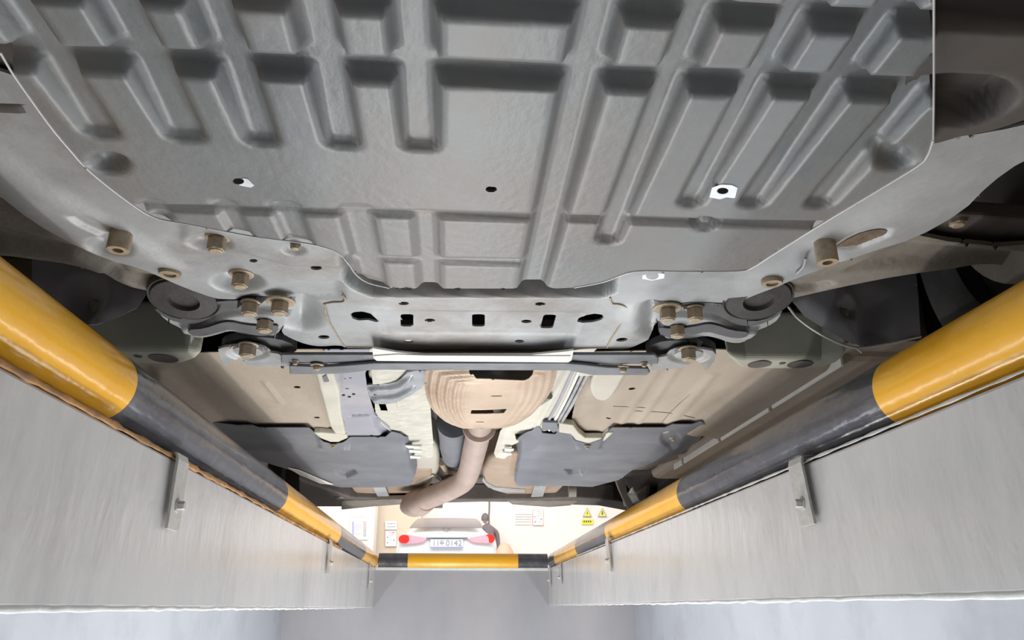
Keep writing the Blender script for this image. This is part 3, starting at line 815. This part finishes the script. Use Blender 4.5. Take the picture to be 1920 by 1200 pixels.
for (p0, p1, r_, mt) in (((1088, 690), (1030, 806), .004, 'white'), ((1098, 690), (1037, 806), .004, 'sub'), ((1108, 690), (1044, 806), .0045, 'sub'), ((1076, 690), (1022, 800), .004, 'lilac')):
    a = PZ(*p0, .438); b = PZ(*p1, .436)
    m_ = (a + b) / 2
    tube('brake_line', [a, m_ + np.array([.004, 0, .002]), b], r_, M[mt], car, seg=10)
cp = prism('line_clip', [(1018, 792), (1044, 793), (1047, 806), (1038, 812), (1030, 806), (1016, 808)], .428, .006, M['plastic'], car, bevel=.001)
prism('line_clip', [(1086, 698), (1112, 699), (1116, 704), (1086, 706)], .42, .006, M['cream'], car, bevel=.001)
# foil patch and small bracket near the splash panel
prism('foil_patch', [(692, 690), (752, 690), (748, 706), (735, 714), (700, 716), (690, 708)], .455, .01, M['foil'], car, bevel=.004, sm=1)
hb = sheet('hanger_bracket', [(684, 722), (700, 721), (740, 719), (755, 708), (768, 695), (815, 695), (798, 720), (780, 735), (765, 745), (740, 752), (702, 753), (692, 745)], 'z', .440, M['strap'], car,
           feats=[F([(690, 724), (742, 722), (760, 708), (775, 704), (752, 728), (735, 732), (700, 733)], -.010, .008, sm=1), F([(696, 742), (740, 740), (765, 728), (780, 722), (760, 742), (736, 750), (700, 751)], -.010, .008, sm=1)], res=.003, thick=.004, sm=1)
hb['label'] = 'grey ribbed bracket left of the heat shield'
M['strap2'] = new_mat('satin_grey_bracket', (.30, .32, .34), (.36, .38, .40), 30, .4, .3, .1, 200)
hb.data.materials.clear(); hb.data.materials.append(M['strap2'])
prism('clip', [(707, 756), (744, 756), (746, 768), (736, 771), (712, 770)], .44, .012, M['cream'], car, bevel=.003)

# ---- catalytic converter heat shield
hs_out = [(803, 678), (799, 695), (796, 715), (797, 735), (803, 757), (818, 778), (845, 792), (875, 797), (930, 798), (965, 795), (990, 784), (1012, 762), (1034, 735), (1045, 700), (1045, 678)]
def hs_fn(A, B, s):
    d = -s
    dome = -.022 * (1 - np.exp(-np.clip(d, 0, 1) / .028))
    ac = PZ(915, 740, .42)[0]
    rib = .0036 * np.sin(d / .0155 * 2 * np.pi) * np.clip(d / .012, 0, 1) * np.clip((.085 - d) / .03, 0, 1) * np.where(A < ac, np.clip((ac - A - .015) / .04, 0, 1), .25 * np.clip((A - ac - .03) / .05, 0, 1))
    return dome + rib
hs = sheet('heat_shield', hs_out, 'z', .404, M['shield'], car, fn=hs_fn, hz=.384, holes=[[(870, 650), (872, 695), (880, 706), (895, 712), (985, 715), (997, 710), (1008, 696), (1010, 650)], [(884, 768), (951, 766), (945, 774), (882, 775)], slot(931, 741, 10, .7), slot(900, 790, 8, .6)], res=.003, thick=.0015, sm=1)
hs['label'] = 'beige rusty ribbed heat shield under the converter'
prism('converter_box', [(868, 640), (868, 712), (1015, 716), (1015, 640)], .425, .05, M['strap'], car, bevel=.006)
tube('support_strut', [PZ(1030, 742, .43), PZ(1015, 752, .43), PZ(1000, 762, .43)], .008, M['arm'], car, seg=10)
prism('support_tab', [(1030, 715), (1052, 718), (1060, 724), (1034, 724)], .44, .006, M['grime'], car, bevel=.001)
prism('support_tab', [(968, 790), (992, 775), (992, 808), (970, 806)], .45, .03, M['arm'], car, bevel=.003)

# ---- exhaust
ex = tube('exhaust_pipe', [PZ(903, 780, .415), PZ(897, 810, .41), PZ(888, 850, .405), PZ(879, 885, .402), PZ(868, 903, .400), PZ(845, 916, .396), PZ(810, 931, .390), PZ(785, 941, .386)], [.030, .032, .034, .037, .040, .040], M['pipe'], car, seg=28)
ex['label'] = 'beige brown exhaust pipe bending to the left'
q0 = PZ(800, 936, .388); q1 = PZ(763, 950, .386)
tube('flared_end', [q0, (q0 + q1) / 2, q1], [.044, .055, .050, .030], M['pipe'], ex, seg=28)
lathe('collar', [(.034, 0), (.041, .002), (.041, .018), (.034, .02)], tuple(PZ(899, 797, .412)), (0, 1, 0), M['pipe'], ex, 28)
ms = tube('resonator', [PZ(850, 790, .47), PZ(852, 825, .47), PZ(850, 856, .47)], [.045, .045, .045, .036], M['plastic'], car, seg=28)
ms['label'] = 'blue grey resonator cylinder beside the exhaust pipe'
tube('hanger_ring', [PZ(828, 868, .46), PZ(838, 882, .455), PZ(855, 886, .455)], .010, M['tankrust'], car, seg=12)['label'] = 'rusty hanger ring'
tube('rubber_boot', [PZ(832, 850, .48), PZ(842, 868, .475), PZ(858, 874, .475)], .018, M['darkmetal'], car, seg=14)
tube('hose', [PZ(815, 885, .46), PZ(828, 898, .45), PZ(845, 893, .45), PZ(858, 900, .45)], .009, M['arm'], car, seg=12)
e0 = PZ(800, 945, .384); e1 = PZ(822, 950, .384)
lathe('tip_opening', [(.030, 0), (.036, -.004), (.038, .0), (.038, .03), (.028, .03), (.026, .004)], (e0[0], e0[1] - .02, e0[2]), (-.5, .75, .35), M['grime'], ex, 24)
prism('muffler_box', [(790, 940), (830, 938), (830, 953), (800, 953)], .40, .05, M['grime'], car, bevel=.004)

# ---- rear plastic covers
ZC = .420
cL = sheet('rear_cover', [(300, 790), (430, 807), (472, 808), (482, 812), (578, 812), (592, 824), (606, 834), (622, 838), (640, 836), (654, 829), (722, 829), (734, 819), (752, 824), (770, 838), (776, 860), (782, 885), (768, 911), (700, 914), (640, 914), (612, 908), (560, 886), (500, 868), (440, 850), (300, 820)], 'z', ZC, M['plastic'], car,
           feats=[F([(300, 780), (770, 812), (800, 843), (690, 845), (300, 842)], .014, .05), F([(765, 820), (800, 820), (790, 900), (775, 880)], .03, .03), F([(632, 880), (662, 880), (668, 888), (648, 897), (635, 892)], .016, .012), F([(592, 820), (654, 826), (650, 846), (600, 844)], -.006, .012)], res=.005)
cL['label'] = 'blue grey plastic cover, left'
cR = sheet('rear_cover', [(997, 818), (1009, 807), (1017, 822), (1041, 824), (1048, 817), (1070, 819), (1077, 831), (1103, 838), (1127, 830), (1149, 812), (1248, 812), (1262, 806), (1300, 806), (1317, 800), (1326, 806), (1312, 835), (1275, 850), (1230, 866), (1185, 882), (1160, 900), (1110, 913), (1060, 911), (972, 912), (964, 903), (972, 860), (962, 842), (958, 832), (975, 822)], 'z', ZC, M['plastic'], car,
           feats=[F([(940, 780), (1330, 780), (1330, 838), (1250, 848), (1000, 845)], .014, .05), F([(1060, 880), (1098, 880), (1090, 891), (1070, 891)], .016, .012), F(ell(1258, 833, 18, 14), .010, .010), F([(940, 820), (975, 830), (972, 860), (962, 905), (940, 905)], .03, .02),
                  F([(1070, 824), (1136, 824), (1125, 846), (1085, 846)], -.006, .012)], res=.005)
cR['label'] = 'blue grey plastic cover, right'
for (px_, py_, pr) in ((625, 840, cL), (1102, 842, cR), (1262, 827, cR)): bolt(pr, px_, py_, .416, .006, .006, 1.6)
prism('cover_lip', [(540, 878), (560, 882), (625, 909), (600, 907), (560, 890)], .414, .003, M['white'], cL, bevel=.001)
for k, (x_, y_) in enumerate(((768, 838), (772, 846), (770, 857))):
    prism('finger_clip', [(x_ - 8, y_ - 2), (x_ + 20, y_), (x_ + 18, y_ + 3), (x_ - 6, y_ + 3)], .428, .004, M['white'], cL, bevel=.001)
for k, (x_, y_) in enumerate(((952, 843), (948, 851))):
    prism('finger_clip', [(x_ - 6, y_ - 2), (x_ + 12, y_), (x_ + 10, y_ + 3), (x_ - 6, y_ + 3)], .428, .004, M['white'], cR, bevel=.001)

# ---- fuel tank
tk = prism('fuel_tank', [(650, 830), (760, 815), (812, 830), (824, 850), (824, 885), (815, 905), (798, 917), (740, 921), (650, 918)], .452, .09, M['tank'], car, bevel=.016, seg=4, sm=1)
tk['label'] = 'tan coated fuel tank half, left'
bl = prism('tank_belly', [(650, 905), (662, 922), (685, 934), (740, 936), (775, 931), (800, 920), (812, 905), (812, 880), (650, 880)], .448, .06, M['tankrust'], tk, bevel=.014, seg=4)
bl['label'] = 'rusty lower lip of the tank'
tk2 = prism('fuel_tank', [(915, 862), (935, 852), (1040, 852), (1070, 880), (1066, 905), (1045, 926), (1000, 932), (960, 930), (920, 919), (905, 905), (904, 884)], .450, .09, M['tankrust'], car, bevel=.016, seg=4)
tk2['label'] = 'rusty fuel tank half, right'
for (pp, pr) in (([(698, 912), (722, 912), (732, 937), (712, 938), (706, 928)], tk), ([(1002, 910), (1026, 908), (1018, 932), (1010, 934), (995, 934)], tk2)):
    o = prism('tank_strap', pp, .436, .006, M['sub'], pr, bevel=.0015); o['label'] = 'pale steel strap'
prism('tank_flange', [(906, 895), (912, 905), (930, 914), (985, 918), (985, 924), (940, 922), (915, 914), (904, 902)], .447, .004, M['sub'], tk2, bevel=.001)
prism('tank_weld', [(665, 902), (780, 905), (812, 890), (814, 893), (785, 910), (665, 907)], .446, .003, M['tank'], tk, bevel=.001)

# ---- rear axle beam and arms
bmx = prism('rear_axle_beam', [(560, 900), (600, 914), (660, 934), (760, 938), (1000, 937), (1070, 934), (1150, 938), (1196, 946), (1196, 962), (1120, 948), (1050, 946), (1000, 942), (905, 941), (760, 945), (690, 947), (640, 950), (600, 950), (560, 950)], .425, .07, M['grime'], car, bevel=.008, seg=3)
bmx['label'] = 'dark brown rear axle beam'
prism('spring_seat', [(950, 940), (1085, 940), (1070, 948), (1030, 951), (960, 946)], .42, .02, M['arm'], bmx, bevel=.004)
prism('spring_seat', [(640, 940), (790, 936), (780, 944), (700, 950), (640, 956)], .42, .02, M['arm'], bmx, bevel=.004)
tube('damper_bush', [PZ(632, 920, .45), PZ(640, 922, .45)], .03, M['arm'], bmx, seg=18)
tube('damper_bush', [PZ(1066, 918, .45), PZ(1080, 918, .45)], .03, M['arm'], bmx, seg=18)
ra = sheet('trailing_arm', [(1148, 880), (1170, 885), (1176, 925), (1190, 950), (1182, 957), (1174, 946), (1160, 915)], 'y', 2.9, M['arm'], car, res=.008, thick=.02)
ra['label'] = 'taupe trailing arm, right'
prism('arm_fin', [(1186, 918), (1200, 940), (1170, 950), (1168, 940)], .40, .01, M['white'], ra, bevel=.001)
prism('suspension_hub', [(1166, 878), (1215, 868), (1250, 878), (1262, 895), (1230, 915), (1192, 940), (1170, 905)], .46, .12, M['grime'], car, bevel=.012, seg=3)
prism('suspension_hub', [(560, 905), (590, 910), (640, 930), (600, 945), (560, 935)], .45, .12, M['darkmetal'], car, bevel=.01, seg=3)
prism('cover_lip', [(1180, 884), (1230, 868), (1270, 850), (1272, 860), (1240, 870), (1215, 880), (1186, 882)], .428, .003, M['arm'], cR, bevel=.001)

# ---- sills
def sill(s):
    cx = .03
    x0 = cx + s * .672; x1_ = cx + s * .86
    o = box('sill', (min(x0, x1_), 1.31, .432), (max(x0, x1_), 2.75, .60), M['pan'], car, bevel=.02)
    o['label'] = 'dusty brown sill, ' + ('right' if s > 0 else 'left')
    y = 1.31
    k = 0
    xe = cx + s * .676
    while y < 2.4:
        ln_ = .33
        box('pinch_flange', (xe - .0025, y, .417 - .001 * (k % 2)), (xe + .0025, min(y + ln_, 2.45), .434), M['white'], o, bevel=.001)
        y += ln_ + .02; k += 1
    return o
sill(1); sill(-1)
# ---- unseen box shell added to block light coming from above
hull = bmesh.new()
addbox(hull, (-.86, -.75, .66), (.92, 3.95, .72))
for s in (-1, 1):
    x0 = .03 + s * .86; x1_ = .03 + s * .885
    for (ya, yb, za) in ((-.75, .36, .45), (1.08, 2.86, .44), (3.58, 3.95, .5)):
        addbox(hull, (min(x0, x1_), ya, za), (max(x0, x1_), yb, 1.05))
addbox(hull, (-.86, -.78, .42), (.92, -.75, .9)); addbox(hull, (-.86, 3.92, .52), (.92, 3.95, 1.0))
obj('light_blocking_shell', hull, M['void'], car, smooth=False)

# ================================================================== WHITE CAR IN THE NEXT BAY
YC = 14.0
wc = thing('white_car', 'white saloon car seen from behind, parked beyond the far end of the pit', 'car', (-.1, YC + 2.2, FL))
cx = -.10
def sec(y, hw, zb, belt, zr, hr, crown=.03):
    """half-section points from bottom centre round to the roof centre"""
    return [(0, y, zb), (hw * .8, y, zb), (hw * .97, y, zb + .12), (hw, y, zb + .45 * (belt - zb)), (hw * .99, y, belt - .10), (hw * .95, y, belt - .02),
            (hw * .9 * .5 + hr * .5, y, belt + (zr - belt) * .45), (hr, y, zr - .04 - crown), (hr * .85, y, zr - crown), (hr * .5, y, zr - crown * .3), (0, y, zr)]
zc = FL
S = [sec(YC, .78, zc + .35, zc + .90, zc + .95, .70, .02), sec(YC + .05, .86, zc + .25, zc + .98, zc + 1.02, .74, .02), sec(YC + .45, .90, zc + .2, zc + 1.0, zc + 1.08, .70, .02),
     sec(YC + .75, .90, zc + .2, zc + 1.0, zc + 1.17, .66), sec(YC + 1.4, .90, zc + .2, zc + .98, zc + 1.40, .58), sec(YC + 2.1, .90, zc + .2, zc + .96, zc + 1.46, .58), sec(YC + 2.8, .90, zc + .2, zc + .95, zc + 1.42, .58),
     sec(YC + 3.6, .89, zc + .2, zc + .93, zc + 1.0, .66), sec(YC + 4.3, .80, zc + .25, zc + .80, zc + .85, .6)]
S = [[(x, YC + (y - YC) * .93, z) for x, y, z in q_] for q_ in S]
bm = bmesh.new()
rows = []
for s_ in S:
    full = [(cx + x, y, z) for x, y, z in s_] + [(cx - x, y, z) for x, y, z in s_[-2:0:-1]]
    rows.append([bm.verts.new(p) for p in full])
n = len(rows[0])
for i in range(len(rows) - 1):
    for q in range(n): bm.faces.new((rows[i][q], rows[i][(q + 1) % n], rows[i + 1][(q + 1) % n], rows[i + 1][q]))
bm.faces.new(rows[0]); bm.faces.new(rows[-1])
body = obj('body', bm, M['carwhite'], wc)
body.modifiers.clear()
sd = body.modifiers.new('sub', 'SUBSURF'); sd.levels = 2; sd.render_levels = 2
# rear window lies on the sloping back
def on_y(px, py, y): return Vector(PY(px, py, y))
bm = bmesh.new()
g = []
for (py_, yy, xl, xr) in ((990.5, YC + .62, 768, 905), (985, YC + .78, 772, 903), (979, YC + 1.0, 777, 900), (973.5, YC + 1.25, 784, 893)):
    g.append([bm.verts.new(on_y(xl + (xr - xl) * t / 8, py_ - 1.6 * (1 - (t / 4 - 1) ** 2) , yy - .32)) for t in range(9)])
for i in range(3):
    for t in range(8): bm.faces.new((g[i][t], g[i][t + 1], g[i + 1][t + 1], g[i + 1][t]))
obj('rear_window', bm, M['carglass'], wc, solid=.01)
YL = YC - .06
def flat(nm, pts, y, mat, parent, th=.02, sm=1, res=.02):
    return prism(nm, pts, y, th, M[mat], parent, bevel=.004, plane='y', sm=sm)
tl = flat('tail_light', [(746, 1013), (748, 1005), (758, 1001), (775, 1004), (798, 1008), (801, 1010), (795, 1016), (780, 1019), (752, 1020)], YL, 'pink', wc, .16)
flat('red_lens', [(747, 1013), (749, 1005), (758, 1002), (768, 1005), (766, 1018), (752, 1019)], YL - .012, 'red', tl, .02)
tr = flat('tail_light', [(928, 1012), (926, 1004), (918, 1001), (900, 1004), (876, 1009), (880, 1013), (888, 1017), (920, 1019)], YL, 'pink', wc, .16)
flat('red_lens', [(928, 1012), (926, 1003), (918, 1001), (910, 1003), (916, 1006), (917, 1018), (924, 1018)], YL - .012, 'red', tr, .02)
lp = flat('licence_plate', [(807, 1011), (868, 1011), (868, 1026), (807, 1026)], YL - .01, 'plate', wc, .07, sm=0)
flat('plate_frame', [(806, 1025), (868.5, 1025), (868.5, 1027), (806, 1027)], YL - .014, 'blueink', lp, .01, sm=0)
def text(s_, px, py, y, size, mat, parent, name, ext=.004):
    cu = bpy.data.curves.new(name, 'FONT')
    cu.body = s_; cu.size = size; cu.extrude = ext; cu.align_x = 'CENTER'; cu.align_y = 'CENTER'
    t = bpy.data.objects.new(name, cu)
    C.objects.link(t)
    bpy.context.view_layer.update()
    me = bpy.data.meshes.new_from_object(t.evaluated_get(bpy.context.evaluated_depsgraph_get()))
    me.name = name
    me.transform(Matrix.Translation(Vector(PY(px, py, y))) @ Matrix.Rotation(math.pi / 2, 4, 'X'))
    bpy.data.objects.remove(t); bpy.data.curves.remove(cu)
    me.materials.clear(); me.materials.append(M[mat])
    o = bpy.data.objects.new(name, me); link(o, parent)
    return o
text('11', 817.5, 1018.5, YL - .016, .13, 'ink', lp, 'plate_number')
text('\uc6b0', 828.5, 1018.5, YL - .016, .10, 'ink', lp, 'plate_letter')
text('0142', 851, 1018.5, YL - .016, .14, 'ink', lp, 'plate_number')
flat('trunk_edge', [(798, 1007), (878, 1007), (877, 1009), (799, 1009)], YL + .0, 'lilac', wc, .1, sm=0)
tube('emblem', [PY(837, 995, YC - .02) + np.array([.04 * math.cos(t), 0, .025 * math.sin(t)]) for t in [k * math.pi / 6 for k in range(12)]] + [PY(837, 995, YC - .02) + np.array([.04, 0, 0])], .006, M['lilac'], wc, seg=8, n=2)
for (x_, y_) in ((838, 975), (838, 988)):
    flat('window_sticker', [(x_ - 8, y_ - 1.5), (x_ + 8, y_ - 1.5), (x_ + 8, y_ + 1.5), (x_ - 8, y_ + 1.5)], YC + (.40 if y_ > 980 else .95), 'paper', wc, .01, sm=0)
for (x_, y_) in ((cx - .72, YC + .8), (cx + .72, YC + .8), (cx - .72, YC + 3.5), (cx + .72, YC + 3.5)):
    lathe('wheel', [(.0, .0), (.2, .0), (.22, -.02), (.3, -.02), (.32, .02), (.32, .15), (.3, .18), (0, .18)], (x_, y_, FL + .32), (1 if x_ > cx else -1, 0, 0), M['darkmetal'], wc, 40)

# ================================================================== PERSON BESIDE THE WHITE CAR
def person():
    yp = 18.52
    h = PY(903, 972, yp)
    x0 = h[0] + .10
    hz = h[2]
    root = thing('person', 'person in dark grey clothes standing beyond the right side of the white car', 'person', (x0 + .1, yp, FL))
    V = {'pelvis': (x0 + .16, yp, FL + .92), 'waist': (x0 + .14, yp, FL + 1.05), 'chest': (x0 + .10, yp, hz - .36), 'neckb': (x0 + .04, yp, hz - .18), 'neck': (x0 + .0, yp, hz - .12),
         'shl': (x0 - .12, yp, hz - .26), 'shr': (x0 + .26, yp, hz - .32), 'ell': (x0 - .20, yp - .05, hz - .52), 'elr': (x0 + .30, yp, hz - .60),
         'wrl': (x0 - .15, yp - .22, hz - .68), 'wrr': (x0 + .30, yp - .03, hz - .88), 'hpl': (x0 + .07, yp, FL + .88), 'hpr': (x0 + .25, yp, FL + .88),
         'knl': (x0 + .06, yp - .03, FL + .48), 'knr': (x0 + .27, yp - .03, FL + .48), 'anl': (x0 + .05, yp + .02, FL + .09), 'anr': (x0 + .28, yp + .02, FL + .09),
         'tol': (x0 + .05, yp - .14, FL + .04), 'tor': (x0 + .29, yp - .14, FL + .04)}
    R = {'pelvis': .15, 'waist': .14, 'chest': .16, 'neckb': .09, 'neck': .055, 'shl': .08, 'shr': .08, 'ell': .05, 'elr': .05, 'wrl': .035, 'wrr': .035,
         'hpl': .10, 'hpr': .10, 'knl': .065, 'knr': .065, 'anl': .045, 'anr': .045, 'tol': .04, 'tor': .04}
    E = [('pelvis', 'waist'), ('waist', 'chest'), ('chest', 'neckb'), ('neckb', 'neck'), ('neckb', 'shl'), ('neckb', 'shr'), ('shl', 'ell'), ('ell', 'wrl'), ('shr', 'elr'), ('elr', 'wrr'),
         ('pelvis', 'hpl'), ('pelvis', 'hpr'), ('hpl', 'knl'), ('hpr', 'knr'), ('knl', 'anl'), ('knr', 'anr'), ('anl', 'tol'), ('anr', 'tor')]
    ks = list(V)
    me = bpy.data.meshes.new('body')
    me.from_pydata([V[k] for k in ks], [(ks.index(a), ks.index(b)) for a, b in E], [])
    o = bpy.data.objects.new('body', me); link(o, root)
    me.materials.append(M['cloth'])
    o.modifiers.new('skin', 'SKIN')
    for i, k in enumerate(ks):
        me.skin_vertices[0].data[i].radius = (R[k], R[k] * .8)
        me.skin_vertices[0].data[i].use_root = (k == 'pelvis')
    s_ = o.modifiers.new('sub', 'SUBSURF'); s_.levels = 2; s_.render_levels = 2
    # head seen from behind: skull with nose and ears, hair over it
    hc = Vector((x0 - .02, yp, hz))
    bm = bmesh.new()
    bmesh.ops.create_uvsphere(bm, u_segments=24, v_segments=16, radius=1)
    for v in bm.verts:
        c = v.co.copy()
        v.co = Vector((c.x * .078, c.y * .096, c.z * .115))
        if c.z < -.3: v.co.x *= .85; v.co.y *= .9
        if c.y > .9 and abs(c.z) < .3: v.co.y += .018
        if abs(c.x) > .93: v.co.x *= 1.12
        v.co += hc
    obj('head', bm, M['skin'], root)
    bm = bmesh.new()
    bmesh.ops.create_uvsphere(bm, u_segments=24, v_segments=16, radius=1)
    for v in list(bm.verts):
        if v.co.z < -.55: bm.verts.remove(v); continue
        c = v.co
        v.co = Vector((c.x * .088, c.y * .104 - .008, c.z * .124)) + hc
    o = obj('hair', bm, M['cloth'], root)
    for nm, wr in (('hand', 'wrl'), ('hand', 'wrr')):
        w0 = Vector(V[wr])
        bm = bmesh.new()
        bmesh.ops.create_uvsphere(bm, u_segments=12, v_segments=8, radius=1)
        for v in bm.verts: v.co = Vector((v.co.x * .04, v.co.y * .05, v.co.z * .018)) + w0 + Vector((0, -.06, 0))
        palm = obj('hand', bm, M['skin'], root)
        for k in range(5):
            f0 = w0 + Vector((-.032 + .016 * k, -.09 if k else -.05, 0)); ln_ = [.035, .06, .07, .065, .05][k]
            dx = -.02 if k == 0 else 0
            tube('finger', [f0, f0 + Vector((dx, -ln_ * .5, -.004)), f0 + Vector((dx * 1.5, -ln_, -.016))], [.009, .008, .006], M['skin'], palm, seg=8, n=3)
person()
dx_ = PY(946, 1015, 17.6)
dr = lathe('drum', [(.0, 0), (.24, 0), (.27, .02), (.27, .40), (.25, .70), (.19, .95), (.10, 1.10), (.0, 1.13)], (dx_[0], 17.6, FL), (0, 0, 1), M['drum'], None, 40)
tag(dr, 'pale orange rounded drum standing right of the white car', 'drum')
cb = tube('hanging_cable', [PY(917, 925, 18.965), PY(917.5, 950, 18.965), PY(916.5, 970, 18.965), PY(917, 990, 18.965)], .016, M['strap'], None, seg=8)
tag(cb, 'grey cable hanging down in front of the back wall', 'cable')

# ================================================================== SIGNS ON THE BACK WALL
YW = 18.96
def quad(x0, y0, x1, y1): return [(x0, y0), (x1, y0), (x1, y1), (x0, y1)]
def notice(name, label, cat, q, y, base, marks, group=None):
    c = PY((q[0] + q[2]) / 2, q[3], y)
    root = thing(name, label, cat, tuple(c), group)
    prism('board', quad(*q), y, .03, M[base], root, bevel=.004, plane='y')
    for (nm, mq, mt) in marks:
        prism(nm, quad(*mq), y - .006, .006, M[mt], root, bevel=0, plane='y')
    return root
def rows_of(x0, x1, y0, n, dy, mt, seed, h=.7):
    r = random.Random(seed); out = []
    for i in range(n):
        x = x0
        while x < x1 - 1:
            w_ = r.uniform(1.2, 3.2)
            out.append(('lettering', (x, y0 + i * dy, min(x + w_, x1), y0 + i * dy + h), mt)); x += w_ + .8
    return out
box_marks = lambda x0, y0, x1, y1, mt: [('border', (x0, y0, x1, y0 + .5), mt), ('border', (x0, y1 - .5, x1, y1), mt), ('border', (x0, y0, x0 + .5, y1), mt), ('border', (x1 - .5, y0, x1, y1), mt)]
notice('notice', 'white notice with a thin red border on the back wall, right of the hanging cable', 'notice', (999, 955.5, 1019, 985), YW, 'paper',
       box_marks(999, 955.5, 1019, 985, 'redink') + rows_of(1006, 1016, 959, 2, 3.4, 'redink', 1) + rows_of(1005, 1016, 967, 1, 3, 'ink', 2) + rows_of(1003, 1012, 972.5, 1, 3, 'ink', 3) + rows_of(1007, 1016, 978, 1, 3, 'ink', 4) + [('symbol', (1001, 968, 1004, 970), 'ink'), ('symbol', (1013.5, 972, 1016, 975), 'ink'), ('symbol', (1002, 977, 1005, 980), 'ink')])
notice('wall_lettering', 'faint rows of grey lettering on the back wall, left of the red bordered notice', 'lettering', (966, 962, 997, 984), YW + .012, 'backwall',
       [(a_, q_, 'lilac') for a_, q_, _ in rows_of(967, 996, 964, 4, 4.6, 'ink', 6, 1.2)])
notice('price_board', 'white board with blue and red columns on the left column', 'notice', (657, 964, 690, 1012), 17.46, 'paper',
       rows_of(661, 686, 968, 2, 3.2, 'redink', 8) + [('lettering', (660, 978 + 3.2 * k, 664, 980.4 + 3.2 * k), 'blueink') for k in range(8)] + [('lettering', (681, 978 + 3.6 * k, 687, 980.2 + 3.6 * k), 'redink' if k < 3 else 'ink') for k in range(8)] + [('rule', (665, 979.5 + 3.2 * k, 679, 979.9 + 3.2 * k), 'ink') for k in range(8)])
notice('notice', 'small pale notice above the bordered notice on the cream wall', 'notice', (722, 977, 744, 993), 18.26, 'paper', rows_of(726, 742, 981, 2, 6, 'lilac', 11, 1.4))
notice('notice', 'red bordered notice on the cream wall, left of the white car', 'notice', (722, 994.5, 743.5, 1025), 18.26, 'paper',
       box_marks(722.5, 995, 743, 1024.5, 'redink') + rows_of(728, 740, 998, 3, 2.8, 'redink', 12) + [('symbol', (736, 997, 739, 1000), 'blueink'), ('symbol', (725, 1006, 728, 1009), 'ink'), ('symbol', (737, 1011, 740, 1014), 'ink'), ('symbol', (725, 1016, 728, 1019), 'ink')] + rows_of(729, 735, 1012, 1, 3, 'ink', 13))
def tri(x0, y0, w_, h_, label, mark):
    c = PY(x0, y0 + h_, YW)
    root = thing('warning_sign', label, 'warning sign', tuple(c), 'yellow triangular warning signs')
    prism('border', [(x0, y0 - 1), (x0 + w_ / 2 + 1, y0 + h_ + .6), (x0 - w_ / 2 - 1, y0 + h_ + .6)], YW, .02, M['ink'], root, bevel=.003, plane='y')
    prism('panel', [(x0, y0 + 1), (x0 + w_ / 2 - 1, y0 + h_ - .6), (x0 - w_ / 2 + 1, y0 + h_ - .6)], YW - .012, .012, M['signyellow'], root, bevel=.002, plane='y')
    if mark == 'bolt': pp = [(x0 + .8, y0 + 5), (x0 - 1.2, y0 + 9.5), (x0 + .2, y0 + 9.5), (x0 - .4, y0 + 13.5), (x0 + 1.6, y0 + 8.6), (x0 + .3, y0 + 8.6)]
    else: pp = [(x0 - .8, y0 + 5), (x0 + .8, y0 + 5), (x0 + 1.4, y0 + 12), (x0 - 1.4, y0 + 12)]
    prism('symbol', pp, YW - .02, .008, M['blackink'], root, bevel=0, plane='y')
tri(1101, 953, 15, 15.5, 'yellow triangular warning sign above the yellow caption board', 'bolt')
tri(1129.5, 953, 15, 15.5, 'yellow triangular warning sign nearest the right edge of the bright opening', 'bang')
notice('caption_board', 'yellow caption board under the left warning triangle', 'sign', (1091, 973.5, 1112, 983.5), YW, 'signyellow',
       [('lettering', (1094 + 4 * k, 976, 1096.6 + 4 * k, 979.4), 'blackink') for k in range(4)])
